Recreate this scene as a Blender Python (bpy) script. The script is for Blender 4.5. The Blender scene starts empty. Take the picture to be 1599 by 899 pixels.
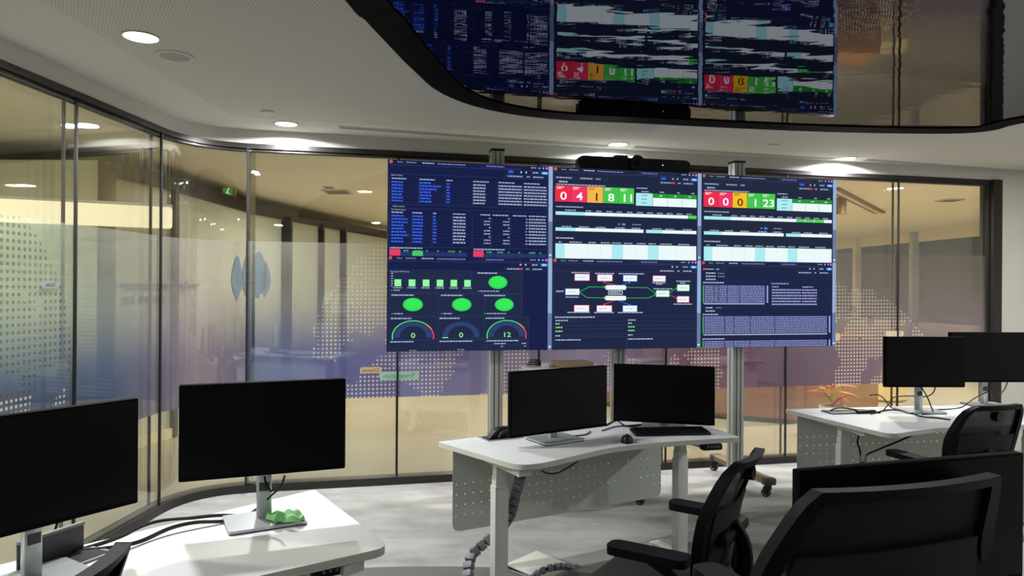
import bpy, bmesh, math, random
from mathutils import Vector, Matrix
random.seed(7)
R = math.radians
scene = bpy.context.scene
COL = scene.collection
F = 1117.0; ROLL = 0.0066; CAMZ = 1.55

# ------------------------------------------------------------ survey helpers
def ray(px, py):
    dx, dy = px - 799.5, py - 449.5
    return Vector(((dx + ROLL*dy)/F, 1.0, -(dy - ROLL*dx)/F))
def at_z(px, py, z):
    d = ray(px, py); t = (z - CAMZ)/d.z
    return Vector((d.x*t, t, z))
def at_y(px, py, Y):
    d = ray(px, py); return Vector((d.x*Y, Y, CAMZ + d.z*Y))

# ------------------------------------------------------------ materials
def s2l(c):
    return tuple((v/255/12.92) if v/255 <= 0.04045 else ((v/255+0.055)/1.055)**2.4 for v in c)
def mat(name, col, rough=0.5, metal=0.0, spec=0.5, noise=0, nscale=30, bump=0, bscale=200):
    m = bpy.data.materials.new(name); m.use_nodes = True
    nt = m.node_tree; b = nt.nodes['Principled BSDF']
    c = s2l(col) + (1,)
    b.inputs['Base Color'].default_value = c
    b.inputs['Roughness'].default_value = rough
    b.inputs['Metallic'].default_value = metal
    b.inputs['Specular IOR Level'].default_value = spec
    tc = nt.nodes.new('ShaderNodeTexCoord')
    if noise:
        n = nt.nodes.new('ShaderNodeTexNoise'); n.inputs['Scale'].default_value = nscale
        n.inputs['Detail'].default_value = 6
        r = nt.nodes.new('ShaderNodeMapRange')
        r.inputs[1].default_value = .3; r.inputs[2].default_value = .7
        r.inputs[3].default_value = 1-noise; r.inputs[4].default_value = 1+noise
        v = nt.nodes.new('ShaderNodeVectorMath'); v.operation = 'SCALE'
        v.inputs[0].default_value = c[:3]
        nt.links.new(tc.outputs['Object'], n.inputs['Vector'])
        nt.links.new(n.outputs['Fac'], r.inputs[0]); nt.links.new(r.outputs[0], v.inputs['Scale'])
        nt.links.new(v.outputs[0], b.inputs['Base Color'])
    if bump:
        n = nt.nodes.new('ShaderNodeTexNoise'); n.inputs['Scale'].default_value = bscale
        bp = nt.nodes.new('ShaderNodeBump'); bp.inputs['Strength'].default_value = bump
        bp.inputs['Distance'].default_value = .002
        nt.links.new(tc.outputs['Object'], n.inputs['Vector'])
        nt.links.new(n.outputs['Fac'], bp.inputs['Height']); nt.links.new(bp.outputs[0], b.inputs['Normal'])
    return m
_em = {}
def emit(col, k=1.0):
    key = (tuple(col), k)
    if key in _em: return _em[key]
    m = bpy.data.materials.new('glow'); m.use_nodes = True
    nt = m.node_tree; nt.nodes.remove(nt.nodes['Principled BSDF'])
    e = nt.nodes.new('ShaderNodeEmission'); e.inputs[0].default_value = s2l(col) + (1,); e.inputs[1].default_value = k
    nt.links.new(e.outputs[0], nt.nodes['Material Output'].inputs[0])
    _em[key] = m; return m
class NT:
    """small helper for math node chains"""
    def __init__(s, m): s.nt = m.node_tree
    def new(s, t, **k):
        n = s.nt.nodes.new(t)
        for a, b in k.items(): setattr(n, a, b)
        return n
    def link(s, a, b): s.nt.links.new(a, b)
    def m(s, op, a, b=None, c=None):
        n = s.nt.nodes.new('ShaderNodeMath'); n.operation = op
        for i, v in enumerate((a, b, c)):
            if v is None: continue
            if isinstance(v, (int, float)): n.inputs[i].default_value = v
            else: s.nt.links.new(v, n.inputs[i])
        return n.outputs[0]

M = {}
M['desk'] = mat('desk_laminate', (226, 228, 228), .38, noise=.02, nscale=8)
M['desk_edge'] = mat('desk_edge_band', (205, 203, 194), .5)
M['steel'] = mat('painted_steel', (160, 165, 158), .45)
M['leg'] = mat('painted_leg_steel', (208, 212, 206), .4)
M['blackp'] = mat('black_plastic', (15, 15, 17), .45, spec=.3)
M['bezel'] = mat('matt_black_bezel', (9, 9, 11), .75, spec=.05)
M['blackg'] = mat('black_gloss', (10, 10, 12), .12)
M['screen_off'] = mat('screen_off', (9, 9, 12), .32, spec=.16)
M['silver'] = mat('silver_plastic', (176, 180, 182), .32, metal=.6)
M['alu'] = mat('aluminium', (172, 175, 172), .4, metal=.25)
M['alu_dark'] = mat('aluminium_groove', (60, 62, 62), .5, metal=.4)
M['bronze'] = mat('bronze_foot', (128, 112, 86), .4, metal=.4)
M['rubber'] = mat('rubber', (24, 24, 26), .7)
M['chrome'] = mat('chrome', (205, 205, 208), .15, metal=1)
M['chairp'] = mat('chair_plastic', (11, 10, 13), .55, spec=.12)
M['chairf'] = mat('chair_fabric', (17, 16, 20), .85, bump=.4, bscale=900)
M['chain'] = mat('chain_plastic', (112, 115, 120), .5)
M['white'] = mat('white_paint', (205, 203, 196), .8, noise=.015, nscale=3)
M['wallr'] = mat('white_wall_paint', (206, 202, 192), .85, noise=.015, nscale=3)
M['frame'] = mat('dark_bronze_frame', (52, 50, 48), .35, metal=.5)
M['seal'] = mat('black_seal', (14, 13, 12), .5)
M['cloth'] = mat('green_microfibre', (142, 205, 136), .95, bump=.5, bscale=500)
M['card'] = mat('brown_card', (150, 128, 98), .8, noise=.08, nscale=20)
M['greyp'] = mat('grey_plastic', (120, 122, 124), .5)
M['darkgrey'] = mat('dark_grey_plastic', (58, 59, 60), .5)
M['offwhite'] = mat('offwhite_plastic', (198, 196, 188), .5)
M['tanwall'] = mat('tan_wall', (222, 210, 182), .8)
M['palewall'] = mat('pale_panel', (205, 212, 196), .45)
M['wood_r'] = mat('red_brown_wood', (136, 82, 52), .45, noise=.12, nscale=5)
M['wood_y'] = mat('honey_wood', (176, 120, 62), .45, noise=.12, nscale=5)
M['leaf'] = mat('bronze_leaf', (232, 186, 78), .5, noise=.3, nscale=14)
M['leafr'] = mat('red_leaf', (236, 96, 56), .5, noise=.25, nscale=14)
M['pot'] = mat('cream_pot', (222, 204, 168), .6)
M['bluegrey'] = mat('blue_mural', (90, 130, 170), .6)
M['letter'] = mat('grey_letter', (24, 25, 30), .6)
M['led_white'] = emit((255, 250, 238), 9)
M['led_hall'] = emit((255, 240, 205), 6)

def glass_mat():
    m = bpy.data.materials.new('clear_glass'); m.use_nodes = True
    h = NT(m); m.node_tree.nodes.remove(m.node_tree.nodes['Principled BSDF'])
    tr = h.new('ShaderNodeBsdfTransparent'); tr.inputs[0].default_value = (.975, .985, .97, 1)
    gl = h.new('ShaderNodeBsdfGlossy'); gl.inputs['Roughness'].default_value = 0.0
    lw = h.new('ShaderNodeLayerWeight'); lw.inputs[0].default_value = .5
    p = h.m('POWER', lw.outputs['Facing'], 4.0)
    fac = h.m('MULTIPLY_ADD', p, .85, .08)
    mx = h.new('ShaderNodeMixShader')
    h.link(fac, mx.inputs[0]); h.link(tr.outputs[0], mx.inputs[1]); h.link(gl.outputs[0], mx.inputs[2])
    h.link(mx.outputs[0], m.node_tree.nodes['Material Output'].inputs[0])
    return m
M['glass'] = glass_mat()

# ------------------------------------------------------------ mesh builder
class MB:
    def __init__(s): s.v = []; s.f = []; s.mi = []; s.mats = []; s.uv = None; s.sm = []
    def mid(s, m):
        if m not in s.mats: s.mats.append(m)
        return s.mats.index(m)
    def add(s, vs, fs, m, smooth=False):
        o = len(s.v); s.v += [tuple(v) for v in vs]; k = s.mid(m)
        for f in fs:
            s.f.append(tuple(i+o for i in f)); s.mi.append(k); s.sm.append(smooth)
    def box(s, c, d, m, rz=0, mtx=None):
        x, y, z = d[0]/2, d[1]/2, d[2]/2
        vs = [Vector((a*x, b*y, e*z)) for a in (-1, 1) for b in (-1, 1) for e in (-1, 1)]
        T = Matrix.Translation(c) @ (mtx if mtx is not None else Matrix.Rotation(rz, 4, 'Z'))
        s.add([T @ v for v in vs], [(0,1,3,2),(4,6,7,5),(0,4,5,1),(2,3,7,6),(0,2,6,4),(1,5,7,3)], m)
    def rbox(s, c, d, m, r=.01, rz=0, mtx=None, seg=2):
        """box with rounded edges"""
        bm = bmesh.new(); bmesh.ops.create_cube(bm, size=1)
        for v in bm.verts: v.co = Vector((v.co.x*d[0], v.co.y*d[1], v.co.z*d[2]))
        bmesh.ops.bevel(bm, geom=bm.edges[:], offset=min(r, min(d)*.49), segments=seg, affect='EDGES', profile=.5)
        T = Matrix.Translation(c) @ (mtx if mtx is not None else Matrix.Rotation(rz, 4, 'Z'))
        bm.verts.index_update()
        s.add([T @ v.co for v in bm.verts], [[v.index for v in f.verts] for f in bm.faces], m, True)
        bm.free()
    def prism(s, poly, z0, z1, m, mside=None, smooth=False):
        n = len(poly); vs = [(p[0], p[1], z0) for p in poly] + [(p[0], p[1], z1) for p in poly]
        s.add(vs, [tuple(range(n-1, -1, -1)), tuple(range(n, 2*n))], m)
        s.add(vs, [(i, (i+1) % n, n+(i+1) % n, n+i) for i in range(n)], mside or m, smooth)
    def cyl(s, p0, p1, r0, m, r1=None, n=16, cap=True, smooth=True):
        p0, p1 = Vector(p0), Vector(p1); r1 = r0 if r1 is None else r1
        d = (p1-p0).normalized(); a = d.orthogonal().normalized(); b = d.cross(a)
        vs = []
        for p, r in ((p0, r0), (p1, r1)):
            for i in range(n):
                t = 2*math.pi*i/n; vs.append(p + a*math.cos(t)*r + b*math.sin(t)*r)
        s.add(vs, [(i, (i+1) % n, n+(i+1) % n, n+i) for i in range(n)], m, smooth)
        if cap: s.add(vs, [tuple(range(n-1, -1, -1)), tuple(range(n, 2*n))], m)
    def tube(s, pts, r, m, n=8, flat=1.0):
        pts = [Vector(p) for p in pts]; rings = []; a = None
        for i, p in enumerate(pts):
            d = (pts[min(i+1, len(pts)-1)] - pts[max(i-1, 0)]).normalized()
            if a is None: a = d.orthogonal().normalized()
            a = (a - d*a.dot(d)).normalized(); b = d.cross(a)
            rr = r[i] if isinstance(r, (list, tuple)) else r
            rings.append([p + a*math.cos(2*math.pi*k/n)*rr + b*math.sin(2*math.pi*k/n)*rr*flat for k in range(n)])
        vs = [v for g in rings for v in g]; fs = []
        for i in range(len(rings)-1):
            for k in range(n): fs.append((i*n+k, i*n+(k+1) % n, (i+1)*n+(k+1) % n, (i+1)*n+k))
        s.add(vs, fs, m, True)
        s.add(vs, [tuple(range(n-1, -1, -1)), tuple(range((len(rings)-1)*n, len(rings)*n))], m)
    def lathe(s, prof, m, c=(0, 0, 0), n=24):
        vs = []; c = Vector(c)
        for r, z in prof:
            for k in range(n):
                t = 2*math.pi*k/n; vs.append(c + Vector((r*math.cos(t), r*math.sin(t), z)))
        fs = [(i*n+k, i*n+(k+1) % n, (i+1)*n+(k+1) % n, (i+1)*n+k) for i in range(len(prof)-1) for k in range(n)]
        s.add(vs, fs, m, True)
    def build(s, name, parent=None, loc=None, rz=0, fix=True):
        me = bpy.data.meshes.new(name); me.from_pydata(s.v, [], s.f)
        for m in s.mats: me.materials.append(m)
        me.polygons.foreach_set('material_index', s.mi); me.polygons.foreach_set('use_smooth', s.sm)
        me.update()
        if fix:
            bm = bmesh.new(); bm.from_mesh(me)
            bmesh.ops.remove_doubles(bm, verts=bm.verts, dist=1e-6)
            bmesh.ops.recalc_face_normals(bm, faces=bm.faces); bm.to_mesh(me); bm.free()
            try: me.set_sharp_from_angle(angle=R(40))
            except Exception: pass
        o = bpy.data.objects.new(name, me); COL.objects.link(o)
        if parent: o.parent = parent
        if loc is not None: o.location = loc
        o.rotation_euler.z = rz
        return o
def spline(pts, n=8):
    """Catmull-Rom through points"""
    P = [Vector(p) for p in pts]; P = [P[0]*2-P[1]] + P + [P[-1]*2-P[-2]]; out = []
    for i in range(1, len(P)-2):
        for k in range(n):
            t = k/n
            out.append(.5*((2*P[i]) + (P[i+1]-P[i-1])*t + (2*P[i-1]-5*P[i]+4*P[i+1]-P[i+2])*t*t + (3*P[i]-P[i-1]-3*P[i+1]+P[i+2])*t**3))
    out.append(P[-2]); return out
def round_poly(pts, rad, n=6):
    out = []; N = len(pts)
    for i in range(N):
        r = rad[i] if isinstance(rad, (list, tuple)) else rad
        p = Vector(pts[i][:2]); a = Vector(pts[i-1][:2]); b = Vector(pts[(i+1) % N][:2])
        if r <= 0: out.append(tuple(p)); continue
        da = (a-p); db = (b-p); la = min(r, da.length*.49); lb = min(r, db.length*.49)
        q0 = p+da.normalized()*la; q1 = p+db.normalized()*lb
        for k in range(n+1):
            t = k/n; out.append(tuple(q0*(1-t)**2 + p*2*t*(1-t) + q1*t*t))
    return out
_tcache = {}
def text_geo(txt, size):
    """triangulated lettering in the x/y plane, left-baseline origin -> verts, faces, width"""
    if txt not in _tcache:
        cu = bpy.data.curves.new('lettering', 'FONT'); cu.body = txt; cu.size = 1; cu.resolution_u = 3; cu.offset = .012 if (txt.isdigit() or 'imp' in txt or 'moment' in txt) else 0
        ob = bpy.data.objects.new('lettering', cu); COL.objects.link(ob)
        dg = bpy.context.evaluated_depsgraph_get(); me = ob.evaluated_get(dg).to_mesh()
        v = [tuple(x.co) for x in me.vertices]; f = [tuple(p.vertices) for p in me.polygons]
        ob.evaluated_get(dg).to_mesh_clear(); bpy.data.objects.remove(ob); bpy.data.curves.remove(cu)
        _tcache[txt] = (v, f, max([x[0] for x in v] or [0]))
    v, f, w = _tcache[txt]
    return [(x*size, y*size) for x, y, z in v], f, w*size
def tag(o, label=None, cat=None, group=None, kind=None):
    if label: o['label'] = label
    if cat: o['category'] = cat
    if group: o['group'] = group
    if kind: o['kind'] = kind
    return o
def thing(name, label, cat, loc=(0, 0, 0), rz=0, group=None):
    o = bpy.data.objects.new(name, None); COL.objects.link(o); o.empty_display_size = .1
    o.location = loc; o.rotation_euler.z = rz
    return tag(o, label, cat, group)
def copy_tree(o, parent=None):
    c = o.copy(); COL.objects.link(c)
    if parent: c.parent = parent
    for ch in list(o.children): copy_tree(ch, c)
    return c
def ang(d): return math.atan2(d[1], d[0])

# ------------------------------------------------------------ camera
cam = bpy.data.cameras.new('camera'); cam.lens = F/1599*36; cam.sensor_width = 36; cam.clip_start = .02
co = bpy.data.objects.new('camera', cam); COL.objects.link(co)
co.matrix_world = Matrix.Translation((0, 0, CAMZ)) @ Matrix.Rotation(-ROLL, 4, 'Y') @ Matrix.Rotation(R(90), 4, 'X')
scene.camera = co
scene.view_settings.view_transform = 'Standard'; scene.view_settings.look = 'None'
scene.view_settings.gamma = 1; scene.view_settings.use_curve_mapping = False; scene.view_settings.exposure = 0
try:
    scene.cycles.transparent_max_bounces = 24; scene.cycles.max_bounces = 10
except Exception: pass
w = bpy.data.worlds.new('world'); scene.world = w; w.use_nodes = True
w.node_tree.nodes['Background'].inputs[0].default_value = (.5, .48, .42, 1)
w.node_tree.nodes['Background'].inputs[1].default_value = .05

# ------------------------------------------------------------ glass wall line
WDIR = Vector((.9742, .2257)); WNRM = Vector((.2257, -.9742))      # along the wall, into the room
def wallY(x): return 5.616 + .2317*(x + .98)
def leftX(y): return -2.455 + .052*(y - 3.44)
ceil_z = 2.725; head_top = 2.622; head_bot = 2.585
corner = Vector((-2.366, wallY(-2.366)))
la = Vector((leftX(-4), -4.0)); dl = (la-corner).normalized()
FIL = .44
line = [la]
for yy in (1.7, 2.85, 3.97): line.append(Vector((leftX(yy), yy)))
c0 = corner + dl*FIL; c1 = corner + WDIR*FIL
arc = [c0*(1-t)**2 + corner*2*t*(1-t) + c1*t*t for t in [k/12 for k in range(13)]]
xs_main = [-1.985, -.898, .224, 1.327, 2.456, 3.60, 4.60]
def offset_line(pts, d):
    """shift a plan polyline to its outer side (away from the room)"""
    out = []
    for i, p in enumerate(pts):
        t = (pts[min(i+1, len(pts)-1)] - pts[max(i-1, 0)]).normalized()
        out.append(p + Vector((-t.y, t.x))*d)
    return out
segs = []                                     # pane plans
segs.append([la, line[1]]); segs.append([line[1], line[2]]); segs.append([line[2], line[3]]); segs.append([line[3], c0])
segs.append(arc + [Vector((xs_main[0], wallY(xs_main[0])))])
for a, b in zip(xs_main[:-1], xs_main[1:]):
    segs.append([Vector((a, wallY(a))), Vector((b, wallY(b)))])
allpts = [la, line[1], line[2], line[3]] + arc + [Vector((x, wallY(x))) for x in xs_main]

FZ0, FZ1 = .683, 1.89
def film_mat():
    m = bpy.data.materials.new('printed_frost_film'); m.use_nodes = True
    h = NT(m); nt = m.node_tree; nt.nodes.remove(nt.nodes['Principled BSDF'])
    uv = h.new('ShaderNodeUVMap'); sp = h.new('ShaderNodeSeparateXYZ'); h.link(uv.outputs[0], sp.inputs[0])
    S, Z = sp.outputs[0], sp.outputs[1]
    # print colours along the wall (arc length) and with height
    def ramp(pts, src):
        r = h.new('ShaderNodeValToRGB'); e = r.color_ramp.elements
        while len(e) > 1: e.remove(e[-1])
        for i, (p, c) in enumerate(pts):
            if i == 0: el = e[0]; el.position = p
            else: el = e.new(p)
            el.color = s2l(c) + (1,)
        h.link(src, r.inputs[0]); return r.outputs[0]
    sn = h.m('DIVIDE', S, SLEN)
    low = ramp([(s/SLEN, c) for s, c in ((S_('l', 3.2), (34, 68, 128)), (S_('l', 4.3), (84, 108, 148)), (S_('c', 0), (160, 138, 165)), (S_('m', -1.9), (106, 122, 184)), (S_('m', -.9), (112, 114, 198)), (S_('m', 0), (136, 128, 200)), (S_('m', .7), (160, 154, 204)), (S_('m', 1.5), (116, 82, 116)), (S_('m', 2.6), (90, 64, 108)), (S_('m', 3.6), (112, 94, 120)), (S_('m', 4.6), (118, 104, 130)))], sn)
    top = ramp([(s/SLEN, c) for s, c in ((S_('l', 3.2), (206, 232, 204)), (S_('l', 4.3), (214, 218, 212)), (S_('c', 0), (188, 176, 180)), (S_('m', -1.9), (206, 206, 200)), (S_('m', 0), (150, 140, 140)), (S_('m', 1.5), (118, 98, 100)), (S_('m', 4.6), (112, 102, 98)))], sn)
    zz = h.m('DIVIDE', h.m('SUBTRACT', Z, FZ0), FZ1-FZ0)
    g = h.new('ShaderNodeMapRange'); g.interpolation_type = 'SMOOTHSTEP'
    g.inputs[1].default_value = .15; g.inputs[2].default_value = .92; h.link(zz, g.inputs[0])
    mc = h.new('ShaderNodeMix', data_type='RGBA'); h.link(g.outputs[0], mc.inputs[0]); h.link(low, mc.inputs[6]); h.link(top, mc.inputs[7])
    # opacity: dense at the foot, thinning upward
    al = h.new('ShaderNodeMapRange'); al.inputs[1].default_value = .30; al.inputs[2].default_value = .78
    al.inputs[3].default_value = .95; al.inputs[4].default_value = .34; h.link(zz, al.inputs[0])
    # dotted globe map left clear in the print
    def dots(pitch, sx=0):
        a = h.m('SUBTRACT', h.m('FRACT', h.m('DIVIDE', S, pitch)), .5)
        b = h.m('SUBTRACT', h.m('FRACT', h.m('DIVIDE', Z, pitch)), .5)
        d = h.m('SQRT', h.m('ADD', h.m('MULTIPLY', a, a), h.m('MULTIPLY', b, b)))
        return h.m('LESS_THAN', d, .27)
    cb = h.new('ShaderNodeCombineXYZ'); h.link(S, cb.inputs[0]); h.link(Z, cb.inputs[1])
    no = h.new('ShaderNodeTexNoise'); no.inputs['Scale'].default_value = 2.6; no.inputs['Detail'].default_value = 3
    h.link(cb.outputs[0], no.inputs['Vector'])
    land = h.m('GREATER_THAN', no.outputs['Fac'], .46)
    def disc(cs, cz, r):
        a = h.m('SUBTRACT', S, cs); b = h.m('SUBTRACT', Z, cz)
        return h.m('LESS_THAN', h.m('SQRT', h.m('ADD', h.m('MULTIPLY', a, a), h.m('MULTIPLY', b, b))), r)
    gm = h.m('MULTIPLY', disc(S_('m', 2.7), .1, 1.60), h.m('MAXIMUM', h.m('GREATER_THAN', h.m('ADD', S, h.m('MULTIPLY', no.outputs['Fac'], .5)), S_('m', 2.95)+.2), h.m('LESS_THAN', h.m('ADD', S, h.m('MULTIPLY', no.outputs['Fac'], .4)), S_('m', 1.9)+.2)))
    gm2 = disc(S_('m', -.25), .75, 1.40)
    gm3 = disc(S_('l', 3.1), 1.18, .86)
    gl = h.m('MAXIMUM', gm, h.m('MAXIMUM', gm2, h.m('MULTIPLY', gm3, h.m('LESS_THAN', Z, 1.0))))
    msk = h.m('MULTIPLY', h.m('MULTIPLY', dots(.032), land), gl)
    dk = h.m('MULTIPLY', h.m('MULTIPLY', h.m('MULTIPLY', dots(.038), land), gm3), h.m('GREATER_THAN', Z, 1.0))
    md = h.new('ShaderNodeMix', data_type='RGBA'); h.link(h.m('MULTIPLY', dk, .8), md.inputs[0]); h.link(mc.outputs[2], md.inputs[6]); md.inputs[7].default_value = s2l((70, 78, 76)) + (1,)
    mc = h.new('ShaderNodeMix', data_type='RGBA'); h.link(h.m('MULTIPLY', msk, .85), mc.inputs[0]); h.link(md.outputs[2], mc.inputs[6]); mc.inputs[7].default_value = s2l((252, 244, 232)) + (1,)
    alpha = h.m('MULTIPLY', al.outputs[0], h.m('SUBTRACT', 1.0, h.m('MULTIPLY', msk, .15)))
    di = h.new('ShaderNodeBsdfDiffuse'); tl = h.new('ShaderNodeBsdfTranslucent'); tr = h.new('ShaderNodeBsdfTransparent')
    h.link(mc.outputs[2], di.inputs[0]); h.link(mc.outputs[2], tl.inputs[0])
    m1 = h.new('ShaderNodeMixShader'); m1.inputs[0].default_value = .5; h.link(di.outputs[0], m1.inputs[1]); h.link(tl.outputs[0], m1.inputs[2])
    m2 = h.new('ShaderNodeMixShader'); h.link(alpha, m2.inputs[0]); h.link(tr.outputs[0], m2.inputs[1]); h.link(m1.outputs[0], m2.inputs[2])
    h.link(m2.outputs[0], nt.nodes['Material Output'].inputs[0])
    return m
# arc length table
lens = [0]
for a, b in zip(allpts[:-1], allpts[1:]): lens.append(lens[-1] + (b-a).length)
SLEN = lens[-1]
def arc_s(p):
    best = (1e9, 0)
    for i in range(len(allpts)-1):
        a, b = allpts[i], allpts[i+1]; d = b-a; t = max(0, min(1, (p-a).dot(d)/d.length_squared))
        q = (p-(a+d*t)).length
        if q < best[0]: best = (q, lens[i] + d.length*t)
    return best[1]
def S_(k, v):
    if k == 'l': return arc_s(Vector((leftX(v), v)))
    if k == 'c': return arc_s(arc[6])
    return arc_s(Vector((v, wallY(v))))
M['film'] = film_mat()

def sheet(pts, z0, z1, th, m, name, parent, off=0.0):
    """upright curved sheet of thickness th along a plan polyline"""
    a = offset_line(pts, off); b = offset_line(pts, off+th); n = len(pts)
    mb = MB(); vs = [(p.x, p.y, z) for z in (z0, z1) for q in (a, b) for p in q]
    fs = []
    def I(z, q, i): return z*2*n + q*n + i
    for i in range(n-1):
        fs += [(I(0,0,i), I(0,0,i+1), I(1,0,i+1), I(1,0,i)), (I(0,1,i+1), I(0,1,i), I(1,1,i), I(1,1,i+1)),
               (I(0,0,i+1), I(0,0,i), I(0,1,i), I(0,1,i+1)), (I(1,0,i), I(1,0,i+1), I(1,1,i+1), I(1,1,i))]
    for i in (0, n-1): fs.append((I(0,0,i), I(1,0,i), I(1,1,i), I(0,1,i)))
    mb.add(vs, fs, m, len(pts) > 2)
    return mb.build(name, parent)
def film_sheet(pts, parent):
    q = offset_line(pts, .014); n = len(pts); vs = []; ss = []
    for i, p in enumerate(q):
        for z in (FZ0, FZ1): vs.append((p.x, p.y, z)); ss.append((arc_s(pts[i]), z))
    mb = MB(); mb.add(vs, [(2*i, 2*i+2, 2*i+3, 2*i+1) for i in range(n-1)], M['film'])
    o = mb.build('film', parent, fix=False)
    ul = o.data.uv_layers.new(name='UVMap')
    for lp in o.data.loops: ul.data[lp.index].uv = ss[lp.vertex_index]
    return o
win = []
for k, sg in enumerate(segs):
    wn = thing('window_%d' % (k+1), None, None); wn['kind'] = 'structure'; win.append(wn)
    z0 = .06
    sheet(sg, z0, head_bot, .008, M['glass'], 'pane', wn)
    sheet(sg, z0, head_bot, .008, M['glass'], 'pane', wn, .07)
    film_sheet(sg, wn)
    # black seals at the far end of the pane, on both skins
    for off in (-.003, .069):
        p = offset_line(sg, off)[-1]; d = (sg[-1]-sg[-2]).normalized()
        mb = MB(); mb.box((p.x, p.y, (z0+head_bot)/2), (.014, .014, head_bot-z0), M['seal'], ang(d)); mb.build('seal', wn)
tag(sheet(allpts, head_bot, head_top, .11, M['frame'], 'trim_1', None, -.02), kind='structure')
tag(sheet(allpts, 0, .06, .11, M['frame'], 'trim_2', None, -.02), kind='structure')
for off in (.0, .05):
    tag(sheet(allpts, head_bot-.018, head_bot, .01, M['frame'], 'trim_%d' % (3+int(off*20)), None, off), kind='structure')
mainend = Vector((xs_main[-1], wallY(xs_main[-1])))
jb = MB(); p = mainend + WDIR*.05; jb.box((p.x, p.y+.03, (head_top)/2), (.10, .16, head_top), M['frame'], ang(WDIR))
tag(jb.build('trim_5'), kind='structure')
# printed place-name pills on the film (they read from the corridor, so mirrored in here)
def pill(px0, px1, py, hpx, col, txt, tcol, wk, left=False):
    if left:
        def wp(px):
            d = ray(px, py); t = (leftX(0))/(d.x - .052*1.0) if False else None
            # intersect x = leftX(y)
            t = (-2.455 - .052*3.44)/(d.x - .052); return Vector((d.x*t, t, CAMZ + d.z*t))
        dr = -dl
    else:
        def wp(px):
            d = ray(px, py); t = (5.616 + .2317*.98)/(1 - .2317*d.x); return Vector((d.x*t, t, CAMZ + d.z*t))
        dr = WDIR
    a, b = wp(px0), wp(px1); L = (b-a).length; hh = hpx*a.y/F
    poly = round_poly([(0, -hh/2), (L, -hh/2), (L, hh/2), (0, hh/2)], hh*.48)
    nrm = Vector((dr.y, -dr.x))                     # into the room
    def P3(x, z, lift): q = Vector((a.x, a.y)) + dr*x + nrm*(.003+lift); return (q.x, q.y, a.z + z)
    mb = MB(); n = len(poly)
    mb.add([P3(x, z, 0) for x, z in poly], [tuple(range(n))], mat('pill_print', col, .6))
    if not txt: mb.build('place_name', win[wk], fix=False); return
    v, f, tw = text_geo(txt, 1); sc = min(hh*.8, L*.82/tw)
    mb.add([P3(L/2 + tw*sc/2 - x*sc, y*sc - sc*.33, .001) for x, y in v], f, mat('pill_letter', tcol, .6))
    mb.build('place_name', win[wk], fix=False)
pill(64, 92, 444, 12, (120, 128, 120), 'Dubai', (60, 66, 70), 2, True)
pill(562, 596, 578, 10, (196, 164, 132), 'Chennai', (110, 84, 70), 5)
pill(592, 655, 587, 13, (150, 186, 164), 'Trivandrum', (92, 130, 110), 5)
pill(1382, 1411, 521, 9, (214, 198, 168), '', (110, 84, 70), 9)
pill(1299, 1312, 526, 12, (214, 190, 150), '', (110, 84, 70), 9)

# ------------------------------------------------------------ floor, ceiling, walls
def carpet():
    m = bpy.data.materials.new('carpet'); m.use_nodes = True; h = NT(m); nt = m.node_tree; b = nt.nodes['Principled BSDF']
    b.inputs['Roughness'].default_value = .95; b.inputs['Specular IOR Level'].default_value = .1
    tc = h.new('ShaderNodeTexCoord')
    n1 = h.new('ShaderNodeTexNoise'); n1.inputs['Scale'].default_value = 1.3; n1.inputs['Detail'].default_value = 8; n1.inputs['Roughness'].default_value = .65
    mp = h.new('ShaderNodeMapping'); mp.inputs['Scale'].default_value = (1, 2.4, 1); h.link(tc.outputs['Object'], mp.inputs[0]); h.link(mp.outputs[0], n1.inputs['Vector'])
    r = h.new('ShaderNodeValToRGB'); e = r.color_ramp.elements
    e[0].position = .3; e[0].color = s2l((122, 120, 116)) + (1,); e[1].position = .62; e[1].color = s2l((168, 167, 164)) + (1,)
    h.link(n1.outputs['Fac'], r.inputs[0])
    n2 = h.new('ShaderNodeTexNoise'); n2.inputs['Scale'].default_value = 260; h.link(tc.outputs['Object'], n2.inputs['Vector'])
    sp = h.new('ShaderNodeSeparateXYZ'); h.link(tc.outputs['Object'], sp.inputs[0])
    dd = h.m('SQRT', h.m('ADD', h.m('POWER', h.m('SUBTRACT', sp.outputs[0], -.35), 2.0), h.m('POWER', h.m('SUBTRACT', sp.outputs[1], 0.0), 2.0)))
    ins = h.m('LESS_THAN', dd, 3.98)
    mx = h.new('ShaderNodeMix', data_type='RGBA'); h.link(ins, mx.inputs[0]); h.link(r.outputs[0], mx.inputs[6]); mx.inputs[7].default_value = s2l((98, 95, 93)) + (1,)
    m2 = h.new('ShaderNodeMix', data_type='RGBA', blend_type='MULTIPLY'); m2.inputs[0].default_value = .35
    h.link(mx.outputs[2], m2.inputs[6]); h.link(n2.outputs['Color'], m2.inputs[7])
    bc = h.new('ShaderNodeBrightContrast'); bc.inputs[1].default_value = .04; h.link(m2.outputs[2], bc.inputs[0])
    h.link(bc.outputs[0], b.inputs['Base Color'])
    return m
def hall_floor():
    m = mat('polished_tan_floor', (170, 161, 140), .28, spec=.4, noise=.05, nscale=1.5); return m
room_poly = [tuple(p) for p in allpts] + [(6.6, wallY(6.6)), (6.6, -4.0)]
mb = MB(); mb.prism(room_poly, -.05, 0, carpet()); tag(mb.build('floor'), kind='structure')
hall_back = 21.0
outer = offset_line(allpts, .09)
hall_poly = [(-9, -4), (leftX(-4)-.09, -4)] + [tuple(p) for p in outer[1:]] + [(6.6, wallY(6.6)+.1), (12, wallY(6.6)+.1), (12, hall_back), (-9, hall_back)]
mb = MB(); mb.prism(hall_poly, -.06, -.002, hall_floor()); tag(mb.build('floor_corridor'), kind='structure')

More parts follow.
